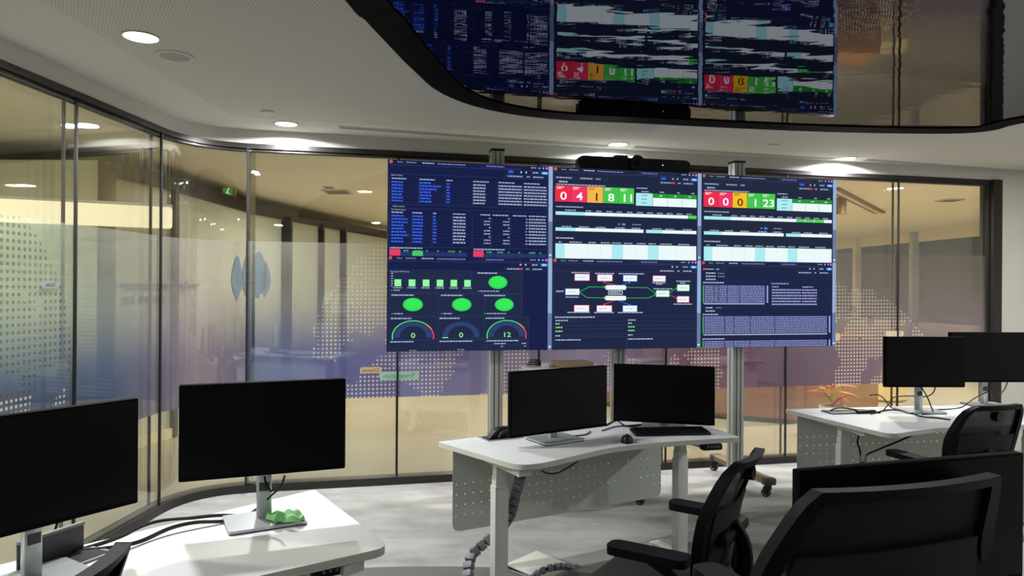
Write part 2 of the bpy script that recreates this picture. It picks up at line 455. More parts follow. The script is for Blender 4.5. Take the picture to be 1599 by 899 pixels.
def perf_ceiling():
    m = bpy.data.materials.new('perforated_ceiling'); m.use_nodes = True; h = NT(m); nt = m.node_tree; b = nt.nodes['Principled BSDF']
    b.inputs['Roughness'].default_value = .85
    tc = h.new('ShaderNodeTexCoord'); mp = h.new('ShaderNodeMapping'); mp.inputs['Rotation'].default_value = (0, 0, R(13))
    h.link(tc.outputs['Object'], mp.inputs[0]); sp = h.new('ShaderNodeSeparateXYZ'); h.link(mp.outputs[0], sp.inputs[0])
    p = .019
    a = h.m('SUBTRACT', h.m('FRACT', h.m('DIVIDE', sp.outputs[0], p)), .5); c = h.m('SUBTRACT', h.m('FRACT', h.m('DIVIDE', sp.outputs[1], p)), .5)
    d = h.m('SQRT', h.m('ADD', h.m('MULTIPLY', a, a), h.m('MULTIPLY', c, c)))
    dot = h.m('LESS_THAN', d, .24)
    so = h.new('ShaderNodeSeparateXYZ'); h.link(tc.outputs['Object'], so.inputs[0])
    # perforated field: between the glossy panel and the plain margin along the glass, up to X = 1
    lim = h.m('MULTIPLY', h.m('LESS_THAN', h.m('SUBTRACT', so.outputs[1], h.m('MULTIPLY', so.outputs[0], .2317)), 5.42), h.m('LESS_THAN', so.outputs[0], 1.05))
    lim2 = h.m('MULTIPLY', lim, h.m('GREATER_THAN', so.outputs[0], -1.95))
    dm = h.m('MULTIPLY', dot, lim2)
    mx = h.new('ShaderNodeMix', data_type='RGBA'); h.link(dm, mx.inputs[0]); mx.inputs[6].default_value = s2l((205, 202, 195)) + (1,); mx.inputs[7].default_value = s2l((146, 143, 137)) + (1,)
    h.link(mx.outputs[2], b.inputs['Base Color']); return m
mb = MB(); mb.prism(room_poly, ceil_z, ceil_z+.08, perf_ceiling()); tag(mb.build('ceiling'), kind='structure')
hall_ceil = 2.78
mb = MB(); mb.prism([(-9, -4), (leftX(-4)-.1, -4)] + [tuple(p) for p in offset_line(allpts, .1)[1:]] + [(12, wallY(6.6)+.11), (12, hall_back), (-9, hall_back)], hall_ceil, hall_ceil+.08, mat('corridor_ceiling_paint', (232, 223, 202), .85)); tag(mb.build('ceiling_corridor'), kind='structure')
tag(sheet(allpts + [Vector((6.6, wallY(6.6)))], head_top, ceil_z+.02, .10, M['white'], 'wall_bulkhead', None, -.012), kind='structure')
e0 = mainend + WDIR*.10; e1 = Vector((6.6, wallY(6.6)))
tag(sheet([e0, e1], 0, head_top+.03, .12, M['wallr'], 'wall_front', None, -.012), kind='structure')
mb = MB(); mb.box((6.66, 1.6, 1.37), (.12, 11.4, 2.74), M['wallr']); tag(mb.build('wall_right'), kind='structure')
mb = MB(); mb.box((1.9, -4.06, 1.37), (9.4, .12, 2.74), mat('grey_back_wall', (98, 95, 92), .8)); tag(mb.build('wall_back'), kind='structure')

# ------------------------------------------------------------ lamps
def lamp(name, kind, loc, energy, col, size=.15, spread=140, rot=(0, 0, 0), parent=None):
    l = bpy.data.lights.new(name, kind); l.energy = energy; l.color = col
    if kind == 'AREA': l.shape = 'DISK'; l.size = size; l.spread = R(spread)
    o = bpy.data.objects.new(name, l); COL.objects.link(o); o.location = loc; o.rotation_euler = rot
    if parent: o.parent = parent
    return o
COOL = (.97, .985, 1.0); WARM = (1.0, .92, .80)
def downlight(x, y, z, r, label, group, energy, col, m, spread=150):
    t = thing('ceiling_light', label, 'ceiling light', (x, y, z), 0, group)
    mb = MB(); mb.lathe([(r, 0), (r*1.0, -.006), (r*.9, -.006), (r*.88, -.001)], M['white'], n=28); mb.build('trim_ring', t)
    mb = MB(); mb.lathe([(r*.88, -.003), (.0001, -.003)], m, n=28); mb.build('diffuser', t)
    lamp('ceiling_light_lamp', 'AREA', (0, 0, -.012), energy, col, r*1.7, spread, (0, 0, 0), t)
    return t
E = 40
for (px, py, lab) in ((220, 57, 'round downlight in the perforated ceiling, biggest and nearest of the four'),
                      (447, 193, 'round downlight throwing a bright scallop above the curved glass corner'),
                      (965, 225, 'round downlight right above the long black conference bar'),
                      (1322, 247, 'round downlight above the top right corner of the video wall')):
    q = at_z(px, py, ceil_z); downlight(q.x, q.y, ceil_z, .085, lab, 'downlights in the room ceiling', 54, COOL, M['led_white'], 166)
for (x, y) in ((-1.85, 1.2), (-1.9, -1.2), (0.9, -1.6), (4.6, 4.9), (5.2, 2.6), (5.0, .2), (4.6, -2.2), (-.6, -3)):  # unseen downlights, added as fill light for the room
    downlight(x, y, ceil_z, .085, 'round downlight added out of view to light the room', 'added downlights out of view', 56 if (x > 4 and y > 2) else 15, COOL, M['led_white'], 180)
# corridor lights
hl = [(-1.9, 9.2), (-.6, 12.5), (1.6, 8.4), (4.6, 8.6), (1.6, 12.5), (5.2, 12.6), (7.3, 9.6), (-2.6, 16), (4.6, 17), (-3.2, 2.6), (-3.3, -.5), (1.2, 17)]
for i, (x, y) in enumerate(hl):
    lab = {0: 'round warm corridor light seen through the glass just left of the video wall', 3: 'round warm hall light seen through the glass right of the video wall'}.get(i, 'round warm corridor downlight hidden by the video wall or beyond the frame')
    downlight(x, y, hall_ceil, .11, lab, 'corridor downlights', 110 if x > 4 else 84, WARM, M['led_hall'], 170)

# ------------------------------------------------------------ glossy black stretch ceiling
def gloss_mat():
    m = bpy.data.materials.new('black_stretch_film'); m.use_nodes = True; h = NT(m); nt = m.node_tree; nt.nodes.remove(nt.nodes['Principled BSDF'])
    b = h.new('ShaderNodeBsdfGlossy'); b.inputs['Color'].default_value = (.185, .185, .20, 1); b.inputs['Roughness'].default_value = .015; h.link(b.outputs[0], nt.nodes['Material Output'].inputs[0])
    tc = h.new('ShaderNodeTexCoord'); mp = h.new('ShaderNodeMapping'); mp.inputs['Rotation'].default_value = (0, 0, R(-13)); mp.inputs['Scale'].default_value = (4, 9, 1)
    h.link(tc.outputs['Object'], mp.inputs[0])
    n = h.new('ShaderNodeTexNoise'); n.inputs['Scale'].default_value = 1.0; n.inputs['Detail'].default_value = 1.5
    h.link(mp.outputs[0], n.inputs['Vector'])
    bp = h.new('ShaderNodeBump'); bp.inputs['Strength'].default_value = .05; bp.inputs['Distance'].default_value = .02
    h.link(n.outputs['Fac'], bp.inputs['Height']); h.link(bp.outputs[0], b.inputs['Normal']); return m
mz = 2.715
edge_px = [(540, 0), (570, 30), (600, 62), (645, 108), (690, 145), (760, 170), (860, 185), (1000, 192), (1160, 200), (1320, 206), (1480, 208), (1550, 203), (1599, 191)]
ol = [at_z(px, py, mz) for px, py in edge_px]
ol = [Vector((-.55, -1.2, mz)), Vector((-.72, .2, mz)), Vector((-.76, 1.6, mz))] + ol + [Vector((3.95, 4.2, mz)), Vector((4.15, 3.2, mz)), Vector((4.1, 1.5, mz)), Vector((3.8, -.2, mz)), Vector((3.2, -1.5, mz)), Vector((2.2, -2.1, mz)), Vector((.8, -2.1, mz))]
ol2 = spline([(p.x, p.y, 0) for p in ol + [ol[0]]], 4)[:-1]
ctr = Vector((1.7, 1.6, 0))
BW = .17
inner = []
N = len(ol2)
for i, p in enumerate(ol2):
    t = (ol2[(i+1) % N] - ol2[i-1]).normalized(); nr = Vector((t.y, -t.x, 0))
    if nr.dot(ctr-p) < 0: nr = -nr
    inner.append(p + nr*BW)
tp = thing('glossy_ceiling_panel', 'large glossy black ceiling panel mirroring the video wall', 'ceiling panel', (0, 0, 0))
mb = MB(); mb.add([(p.x, p.y, mz+.004) for p in inner], [tuple(range(N))], gloss_mat()); mb.build('reflective_film', tp)
mb = MB()
o0 = [(p.x, p.y) for p in ol2]; i0 = [(p.x, p.y) for p in inner]
vs = [(x, y, z) for z in (mz-.004, ceil_z) for q in (o0, i0) for x, y in q]
fs = []
for i in range(N):
    j = (i+1) % N
    fs += [(i, j, N+j, N+i), (2*N+i, 2*N+j, 3*N+j, 3*N+i), (i, j, 2*N+j, 2*N+i), (N+i, N+j, 3*N+j, 3*N+i)]
mb.add(vs, fs, mat('black_lacquer', (10, 10, 12), .7, spec=.04)); mb.build('border', tp)

# ------------------------------------------------------------ ceiling fittings
q = at_z(273, 87, ceil_z)
t = thing('ceiling_speaker', 'round ceiling speaker grille beside the nearest downlight', 'speaker', q)
mb = MB(); mb.lathe([(.092, 0), (.092, -.006), (.075, -.008), (.072, -.004)], M['white'], n=32); mb.build('rim', t)
mb = MB(); mb.lathe([(.072, -.005), (.04, -.008), (.0001, -.009)], mat('speaker_mesh', (168, 166, 162), .8, bump=.6, bscale=700), n=32); mb.build('grille', t)
q = at_z(418, 174, ceil_z)
mb = MB(); mb.lathe([(.045, 0), (.045, -.010), (.03, -.014), (.0001, -.014)], M['white'], (0, 0, 0)); tag(mb.build('smoke_detector', None, q), 'small white ceiling disc beside the downlight over the curved glass', 'detector')
q = at_z(1207, 226, ceil_z)
mb = MB(); mb.lathe([(.045, 0), (.045, -.008), (.03, -.012), (.0001, -.012)], M['white']); tag(mb.build('smoke_detector', None, q), 'small white ceiling disc above the right screens, left of the last downlight', 'detector')
for a, b, lab in (((530, 198), (950, 228), 'long slot air diffuser in the ceiling left of the middle downlight'),
                  ((990, 229), (1298, 248), 'slot air diffuser between the two right downlights'),
                  ((1350, 249), (1660, 271), 'slot air diffuser at the far right above the white wall')):
    A, B = at_z(a[0], a[1], ceil_z), at_z(b[0], b[1], ceil_z); c = (A+B)/2; L = (B-A).length; d = B-A
    t = thing('air_diffuser', lab, 'air vent', c, ang(d), 'slot diffusers along the glass')
    mb = MB()
    for s in (-1, 1): mb.box((0, s*.032, -.003), (L, .012, .006), M['white']); mb.box((s*L/2, 0, -.003), (.012, .076, .006), M['white'])
    mb.build('frame', t)
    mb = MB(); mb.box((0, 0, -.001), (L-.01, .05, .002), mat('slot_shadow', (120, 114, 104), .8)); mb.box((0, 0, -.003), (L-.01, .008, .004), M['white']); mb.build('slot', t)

# ------------------------------------------------------------ video wall
PW, PH = 1.2096, .6804
VL = Vector((-.881, 5.047)); VZT = 2.453
class Pic:
    """flat artwork for one lit display, u right / v down in 0..1"""
    def __init__(s): s.mb = MB()
    def p(s, u, v, l): return (u*PW, -l*.0005, -v*PH)
    def rect(s, u0, v0, u1, v1, c, l=1, k=1.0):
        s.mb.add([s.p(u0, v1, l), s.p(u1, v1, l), s.p(u1, v0, l), s.p(u0, v0, l)], [(0, 1, 2, 3)], emit(c, k))
    def poly(s, pts, c, l=1, k=1.0): s.mb.add([s.p(u, v, l) for u, v in pts], [tuple(range(len(pts)))], emit(c, k))
    def frame(s, u0, v0, u1, v1, c, l=1, t=.0022):
        a = t*PH/PW
        s.rect(u0, v0, u1, v0+t, c, l); s.rect(u0, v1-t, u1, v1, c, l); s.rect(u0, v0, u0+a, v1, c, l); s.rect(u1-a, v0, u1, v1, c, l)
    def bars(s, u, v, w, c, l=2, h=.0115, k=1.0):
        """an unreadable line of tiny type"""
        e = u + w
        while u < e - .003:
            ww = min(random.uniform(.008, .022), e-u); s.rect(u, v-h/2, u+ww, v+h/2, c, l, k); u += ww + .0035
    def line(s, pts, c, l=2, w=.006):
        for (a, b), (d, e) in zip(pts[:-1], pts[1:]):
            A = Vector((a*PW, b*PH)); B = Vector((d*PW, e*PH)); n = (B-A).normalized(); n = Vector((-n.y, n.x))*w*PH/2
            q = [A+n, B+n, B-n, A-n]; s.poly([(x.x/PW, x.y/PH) for x in q], c, l)
    def ell(s, u, v, rx, ry, c, l=2, n=32): s.poly([(u+rx*math.cos(2*math.pi*i/n), v-ry*math.sin(2*math.pi*i/n)) for i in range(n)], c, l)
    def arc(s, u, v, rx, ry, tx, ty, a0, a1, c, l=2, n=24):
        for i in range(n):
            t0 = R(a0+(a1-a0)*i/n); t1 = R(a0+(a1-a0)*(i+1)/n)
            s.poly([(u+rx*math.cos(t0), v-ry*math.sin(t0)), (u+rx*math.cos(t1), v-ry*math.sin(t1)), (u+(rx-tx)*math.cos(t1), v-(ry-ty)*math.sin(t1)), (u+(rx-tx)*math.cos(t0), v-(ry-ty)*math.sin(t0))], c, l)
    def text(s, u, v, txt, h, c, l=3, center=False):
        """h is the letter height as a share of the panel height"""
        g, f, wd = text_geo(txt, 1); sc = h*PH/.72; xs = 1.3 if txt.isdigit() else 1.0; g = [(x*xs, y) for x, y in g]; wd *= sc*xs
        x0 = u*PW - (wd/2 if center else 0)
        s.mb.add([(x0 + x*sc, -l*.0005, -(v*PH) + y*sc - .36*sc) for x, y in g], f, emit(c))
NAVY = (25, 32, 72); NAVY2 = (34, 41, 68); LINE = (62, 74, 112); TXT = (172, 182, 214); BLU = (52, 92, 225); WHT = (236, 250, 252); CY = (172, 236, 242)
GRN = (72, 205, 82); LGRN = (150, 250, 165); GR2 = (38, 150, 52)
def chrome_bar(p, bg, filt=False):
    p.rect(0, 0, 1, 1, bg, 0)
    p.rect(.974, .0, 1, .60, (150, 176, 214), 3); p.rect(.974, .60, 1, 1, (104, 124, 164), 3)
    p.rect(.98, .955, .994, .975, (215, 228, 245), 4)
    p.ell(.018, .022, .009, .016, (255, 110, 70), 3); p.ell(.018, .022, .004, .007, bg, 4)
    p.text(.055, .022, 'Home', .016, TXT); p.text(.105, .022, 'Dashboards', .016, TXT); p.bars(.20, .024, .07, TXT); p.bars(.29, .026, .17, (120, 135, 185))
    p.frame(.56, .008, .80, .042, LINE, 1); p.bars(.585, .026, .11, (120, 120, 210))
    p.bars(.86, .022, .035, (140, 150, 190)); p.ell(.915, .022, .006, .010, (150, 165, 205)); p.ell(.94, .022, .006, .010, (150, 165, 205)); p.ell(.962, .022, .008, .014, (225, 90, 220))
    p.rect(0, .052, .974, .055, LINE, 1)
    p.rect(.928, .06, .97, .09, (58, 152, 245), 2); p.bars(.938, .075, .022, WHT, 3)
    p.frame(.865, .06, .92, .09, LINE, 1); p.bars(.872, .075, .035, TXT)
    p.ell(.80, .075, .006, .010, TXT); p.ell(.832, .075, .006, .010, TXT)
    p.frame(.70, .105, .965, .138, LINE, 1); p.bars(.715, .122, .095, TXT); p.bars(.835, .122, .02, TXT); p.bars(.875, .122, .065, TXT)
def pic_batches():
    p = Pic(); chrome_bar(p, NAVY); p.ell(.735, .075, .018, .016, BLU, 2)
    p.frame(.01, .145, .968, .465, LINE, 1); p.text(.02, .16, 'Batch Status', .017, TXT)
    cols = [(.022, BLU, .065), (.185, BLU, .07), (.345, BLU, .02), (.505, TXT, .075), (.66, TXT, .145), (.818, TXT, .145)]
    for u, c, wd in cols: p.bars(u, .196, min(wd+.02, .1), TXT)
    for k in range(7):
        v = .232 + k*.0325
        p.rect(.015, v+.014, .965, v+.0155, (48, 60, 108), 1)
        for j, (u, c, wd) in enumerate(cols):
            ww = (.07, .125, .10, .065, .07, .065, .07)[k] if j == 1 else wd
            p.bars(u, v, ww, c, 2, .015, 1.25 if c == BLU else .9)
    for u in (.178, .338, .498, .653, .81): p.rect(u, .18, u+.0012, .46, LINE, 1)
    p.text(.03, .483, 'Batch Levels', .017, TXT)
    p.frame(.01, .502, .968, .905, LINE, 1); p.text(.02, .518, 'Workload Status', .016, TXT)
    c2 = [(.022, BLU, .07), (.145, BLU, .06), (.265, BLU, .02), (.385, TXT, .075), (.85, TXT, .11)]
    for u, c, wd in c2 + [(.55, TXT, .06), (.625, TXT, .1), (.75, TXT, .09)]: p.bars(u, .548, wd, TXT)
    for k in range(9):
        v = .583 + k*.0335; p.rect(.015, v+.014, .965, v+.0155, (48, 60, 108), 1)
        for j, (u, c, wd) in enumerate(c2):
            p.bars(u, v, (.07, .095, .1, .07, .07, .09, .1, .065, .07)[k] if j == 0 else wd, c, 2, .015, 1.25 if c == BLU else .9)
        for ue, n in ((.612, .04), (.73, .04), (.842, .012)):
            if k % 3 != 0: p.bars(ue-n, v, n, TXT, 2, .013, .8)
            else: p.bars(ue-.01, v, .01, TXT, 2, .013, .8)
    for u in (.138, .26, .378, .50, .618, .735, .845): p.rect(u, .54, u+.0012, .9, LINE, 1)
    for u0 in (.012, .508):
        p.bars(u0+.002, .917, .19, TXT); 
        for k in range(7):
            u = u0 + k*.066
            if k == 0: p.rect(u, .93, u+.063, .998, (232, 62, 108), 1)
            elif k == 2 and u0 < .1: p.rect(u, .945, u+.063, .998, (72, 200, 110), 1)
            else: p.rect(u, .955, u+.063, .998, (40, 56, 106), 1)
            if k: p.bars(u+.015, .945, (.012, .035, .035, .01, .01, .04, .01)[k], GRN, 2, .011)
    return p
def tiles(p, nums, cols):
    p.bars(.022, .187, .32, TXT)
    for k in range(5):
        u = .016 + k*.104
        p.rect(u, .20, u+.1025, .376, cols[k], 1)
        p.bars(u+.012, .216, .045, (255, 225, 225) if k != 2 else (150, 110, 40), 2, .010); p.bars(u+.012, .232, .03, (255, 225, 225) if k != 2 else (150, 110, 40), 2, .010)
        p.text(u+.053, .310, nums[k], .088, (255, 255, 255) if k != 2 else (78, 52, 20), 3, True)
def pic_sla(nums, bg, ycol, greens):
    p = Pic(); chrome_bar(p, bg); p.ell(.735, .075, .02, .015, BLU, 2); p.rect(.79, .112, .815, .13, (225, 60, 60), 3)
    p.frame(.015, .098, .15, .128, LINE, 1); p.bars(.022, .113, .10, TXT); p.frame(.17, .098, .36, .128, LINE, 1); p.bars(.178, .113, .08, TXT); p.bars(.28, .113, .03, TXT)
    p.bars(.04, .157, .055, TXT, 2, .017)
    tiles(p, nums, [(236, 48, 78), (238, 56, 104), ycol, (70, 198, 80), (70, 204, 78)])
    p.bars(.552, .195, .075, TXT); p.bars(.585, .232, .05, TXT); p.bars(.71, .232, .03, TXT); p.bars(.83, .232, .02, TXT); p.bars(.93, .232, .025, TXT)
    p.rect(.548, .25, .662, .392, CY, 1); p.bars(.585, .275, .045, (110, 160, 170)); p.bars(.585, .318, .04, (110, 160, 170)); p.bars(.585, .36, .035, (110, 160, 170))
    for k in range(3):
        u = .664 + k*.101; e = min(u+.0995, .966)
        p.rect(u, .25, e, .297, GR2, 1); p.rect(u, .298, e, .392, WHT, 1); p.bars(u+.045, .274, .018, (200, 255, 205))
    p.bars(.022, .432, .18, TXT); p.rect(.012, .415, .968, .417, LINE, 1)
    for k in range(11): p.bars(.215+k*.068, .470, .04, TXT, 2, .011)
    p.bars(.08, .468, .07, TXT)
    p.rect(.02, .485, .21, .522, CY, 1); p.rect(.21, .485, .966, .522, WHT, 1)
    for a, b in greens: p.rect(a, .485, b, .522, (82, 214, 90), 2)
    for k in range(10): p.rect(.28+k*.068, .485, .2812+k*.068, .522, (196, 214, 218), 3)
    p.rect(.455, .596, .478, .620, (58, 150, 235), 2); p.bars(.43, .607, .01, TXT); p.bars(.525, .607, .06, (130, 140, 180))
    for u in (.06, .17, .28, .41, .52, .66, .75, .87): p.bars(u, .648, .065, TXT, 2, .011)
    p.rect(.02, .66, .60, .697, WHT, 1); p.rect(.02, .66, .15, .697, CY, 2); p.rect(.618, .66, .966, .697, WHT, 1); p.rect(.618, .66, .73, .697, CY, 2)
    for u in (.25, .37, .49): p.rect(u, .66, u+.0012, .697, (196, 214, 218), 3)
    p.rect(.608, .64, .6095, .77, LINE, 1)
    p.bars(.022, .775, .115, TXT, 2, .014)
    for u, wd in ((.04, .02), (.11, .08), (.235, .05), (.315, .06), (.39, .06), (.47, .06), (.555, .06), (.635, .05), (.715, .08), (.84, .08)): p.bars(u, .818, wd, TXT, 2, .011)
    p.rect(.02, .835, .966, .998, WHT, 1)
    for a, b in ((.02, .078), (.388, .462), (.632, .702)): p.rect(a, .835, b, .998, CY, 2)
    for u in (.078, .225, .31, .388, .462, .545, .632, .702, .83, .955): p.rect(u, .835, u+.0012, .998, (176, 206, 212), 3)
    for k in range(6): p.rect(.02, .858+k*.024, .966, .8588+k*.024, (214, 234, 238), 3)
    return p
def pic_api():
    bg = (26, 34, 74); p = Pic(); chrome_bar(p, bg); pn = (34, 44, 72)
    p.rect(.79, .112, .815, .13, (200, 70, 90), 3)
    for a, b, c, d in ((.01, .145, .497, .382), (.503, .155, .813, .39), (.01, .39, .295, .628), (.30, .39, .578, .628), (.585, .395, .813, .628), (.01, .635, .295, .872), (.30, .635, .578, .872), (.585, .635, .853, .872), (.01, .878, .295, .998), (.30, .878, .578, .998), (.585, .878, .853, .998)):
        p.rect(a, b, c, d, pn, 1); p.frame(a, b, c, d, LINE, 2)
    p.text(.018, .163, 'Successful API Hourly', .016, TXT)
    for k in range(6):
        u = .042 + k*.0825; p.rect(u, .245, u+.039, .317, LGRN, 3); p.bars(u-.008, .332, .052, TXT, 3, .010)
        v = .185 + k*.026; p.bars(.022, v, .012, TXT, 3, .009); p.rect(.04, v, .49, v+.0012, (58, 72, 112), 2)
    p.rect(.02, .354, .032, .36, GRN, 3); p.bars(.038, .358, .035, TXT, 3, .011)
    for u, v, tw in ((.66, .268, .12), (.15, .507, .13), (.44, .507, .13), (.70, .507, .13)):
        p.ell(u, v, .0585, .07, (46, 214, 84), 3); p.ell(u, v-.005, .05, .058, (56, 234, 92), 4)
        p.bars(u-.125, v-.098, tw, TXT, 3, .013); p.rect(u-.125, v+.092, u-.112, v+.098, GRN, 3); p.bars(u-.108, v+.095, .05 if u < .6 else .12, TXT, 3, .010)
    for u, num in ((.152, '0'), (.437, '0'), (.716, '12')):
        p.bars(u-.13, .652, .12, TXT, 3, .013)
        p.arc(u, .842, .112, .152, .034, .042, 185, -5, (46, 66, 116), 3)
        if u != .437:
            p.arc(u, .842, .124, .17, .007, .010, 190, 52, (90, 220, 120), 3); p.arc(u, .842, .124, .17, .007, .010, 52, 28, (245, 160, 90), 3); p.arc(u, .842, .124, .17, .007, .010, 28, -10, (240, 70, 120), 3)
        else: p.arc(u, .842, .112, .152, .034, .01, 187, 184, LGRN, 4, 2)
        p.text(u, .828, num, .052, (140, 245, 140), 4, True)
    for u in (.02, .308, .592): p.bars(u, .895, .14 if u < .3 else .2, TXT, 3, .012)
    p.text(.152, .985, 'No data', .016, TXT, 3, True); p.text(.437, .982, 'No data', .016, TXT, 3, True)
    p.bars(.64, .925, .07, TXT, 3, .011); p.bars(.81, .925, .03, TXT, 3, .011); p.rect(.59, .936, .85, .938, LINE, 3); p.bars(.68, .955, .02, (120, 140, 240), 3, .012); p.bars(.825, .955, .012, (120, 140, 240), 3, .012)
    return p
def pic_flow():
    bg = (33, 41, 70); p = Pic(); chrome_bar(p, bg); p.frame(.012, .135, .966, .63, LINE, 1)
    U = lambda x: (x-45)/1310; V = lambda y: (y-38)/787
    RED = (240, 70, 110); BL2 = (70, 120, 220); G = (60, 200, 90)
    for x0, y0, x1, y1, c in ((238, 172, 360, 225, RED), (432, 175, 558, 228, RED), (657, 178, 775, 228, BL2), (920, 180, 1030, 228, RED), (1140, 257, 1247, 310, G), (1140, 362, 1245, 413, RED), (950, 310, 1065, 363, G), (160, 300, 275, 350, (120, 140, 190)), (235, 443, 358, 497, RED), (428, 445, 555, 497, RED), (655, 445, 777, 497, BL2)):
        p.rect(U(x0)-.003, V(y0)-.005, U(x1)+.003, V(y1)+.005, c, 2); p.rect(U(x0), V(y0), U(x1), V(y1), WHT, 3)
        p.bars(U(x0)+.015, V((y0+y1)/2), .05, (190, 200, 215), 4, .010); 
    for x0, y0, x1, y1 in ((500, 265, 682, 305), (497, 358, 682, 398)):
        hh = V(y1)-V(y0); r_ = hh*.45*PH; q = round_poly([(U(x0)*PW, V(y0)*PH), (U(x1)*PW, V(y0)*PH), (U(x1)*PW, V(y1)*PH), (U(x0)*PW, V(y1)*PH)], r_)
        p.poly([(a/PW, b/PH) for a, b in q], WHT, 3)
    p.frame(U(525), V(313), U(650), V(347), WHT, 3, .006); p.bars(U(540), V(330), .07, TXT, 3, .014)
    for pts, c in (([(275, 325), (360, 281), (490, 282)], G), ([(275, 325), (340, 375), (490, 377)], G), ([(682, 283), (870, 285), (945, 335)], G), ([(682, 378), (885, 375), (945, 343)], G), ([(1070, 330), (1135, 285)], G), ([(1070, 345), (1135, 380)], RED), ([(590, 265), (490, 240)], RED), ([(640, 262), (710, 240)], BL2), ([(580, 400), (490, 435)], RED), ([(620, 402), (715, 438)], BL2)):
        p.line([(U(a), V(b)) for a, b in pts], c, 2, .006); a, b = pts[-1]; p.ell(U(a), V(b), .006, .011, c, 3, 10)
    for x, y, wd in ((208, 158, .12), (410, 163, .13), (615, 163, .17), (915, 240, .09), (945, 252, .05), (1130, 225, .1), (1165, 240, .04), (1105, 430, .13), (925, 294, .13), (80, 320, .05), (160, 371, .085), (175, 503, .15), (403, 505, .13), (610, 505, .17)): p.bars(U(x), V(y), wd, TXT, 3, .012)
    p.text(U(78), V(320), 'Region 1', .018, TXT, 4)
    p.bars(U(70), V(545), .26, TXT, 3, .014)
    for y in (582, 615, 648, 695, 715): p.rect(.012, V(y), .966, V(y)+.002, LINE, 1)
    for y, wd in ((573, .08), (601, .025), (633, .045), (666, .045), (705, .03), (741, .17)):
        p.bars(U(76), V(y), wd, (150, 230, 150) if 590 < y < 690 else TXT, 3, .013); p.bars(U(700), V(y-2), min(wd, .05) if y < 720 else .17, (150, 230, 150) if 590 < y < 690 else TXT, 3, .013)
    p.rect(.012, V(722), .014, .998, LINE, 1); p.rect(U(688), V(722), U(690), .998, LINE, 1)
    return p
def pic_logs():
    bg = (32, 39, 70); p = Pic(); chrome_bar(p, bg)
    p.rect(.015, .085, .03, .105, (230, 60, 110), 2); p.bars(.032, .095, .06, TXT); p.frame(.1, .08, .18, .112, LINE, 1); p.bars(.11, .095, .02, TXT)
    for v in (.14, .176, .212): p.bars(.035, v, .07, TXT, 2, .015); p.rect(.012, v+.018, .966, v+.0195, (50, 62, 104), 1)
    p.bars(.12, .143, .05, (120, 130, 170)); p.bars(.12, .178, .05, (120, 130, 170))
    LAV = (158, 162, 216)
    def logs(u0, u1, v0, v1, n):
        p.rect(u0, v0, u1, v1, (40, 50, 92), 1); p.rect(u0+.003, v0, u0+.009, v1, GRN, 2)
        for k in range(n):
            v = v0 + (k+.5)*(v1-v0)/n; p.bars(u0+.017, v, u1-u0-.045, LAV, 2, .5*(v1-v0)/n)
        p.rect(u1-.013, v0, u1-.003, v1, (150, 170, 205), 3)
        for f in (.165, .235, .36, .55): p.rect(u0+(u1-u0)*f, v0, u0+(u1-u0)*f+.005, v1, (40, 50, 92), 4)
    p.bars(.015, .25, .15, TXT, 3, .014); p.bars(.51, .255, .13, (150, 150, 235), 3, .014)
    logs(.012, .49, .278, .482, 10); p.rect(.02, .487, .46, .5, (165, 182, 214), 3)
    p.bars(.515, .293, .05, TXT); p.bars(.745, .293, .08, TXT)
    for k in range(6): v = .328 + k*.034; p.bars(.515, v, .22, LAV, 3, .016); p.bars(.74, v, .115, LAV, 3, .016); p.rect(.51, v+.015, .966, v+.0165, LINE, 1)
    p.bars(.035, .54, .055, TXT, 2, .015); p.bars(.11, .54, .04, (120, 130, 170)); p.bars(.035, .577, .065, TXT, 2, .015)
    p.bars(.015, .617, .11, TXT, 3, .014); logs(.012, .962, .636, .838, 10); p.rect(.02, .845, .935, .858, (165, 182, 214), 3)
    p.bars(.015, .9, .155, TXT, 3, .014); logs(.012, .962, .92, .998, 4)
    return p
pics = [[pic_batches(), pic_sla(['0', '4', '1', '8', '11'], (33, 40, 66), (250, 182, 76), [(.905, .966)]), pic_sla(['0', '0', '0', '1', '23'], (36, 43, 64), (246, 194, 44), [(.695, .76), (.763, .83), (.833, .905)])],
        [pic_api(), pic_flow(), pic_logs()]]
labs = [['top left video wall screen filled with two tables of small blue text', 'top middle video wall screen with number tiles 0, 4, 1, 8, 11', 'top right video wall screen with number tiles 0, 0, 0, 1, 23'],
        ['bottom left video wall screen with green ovals and three gauges', 'bottom middle video wall screen with a flow diagram of linked boxes', 'bottom right video wall screen with dense rows of log text']]
for r in range(2):
    for c in range(3):
        p0 = VL + WDIR*(c*PW)
        t = thing('video_wall_screen', labs[r][c], 'screen', (p0.x, p0.y, VZT - r*PH), ang(WDIR), 'video wall screens')
        pics[r][c].mb.build('display', t, fix=False)
        mb = MB(); mb.box((PW/2, .032, -PH/2), (PW-.002, .06, PH-.002), M['blackp']); mb.box((PW/2, .075, -PH/2), (PW*.6, .03, PH*.5), M['blackp'])
        mb.build('casing', t)

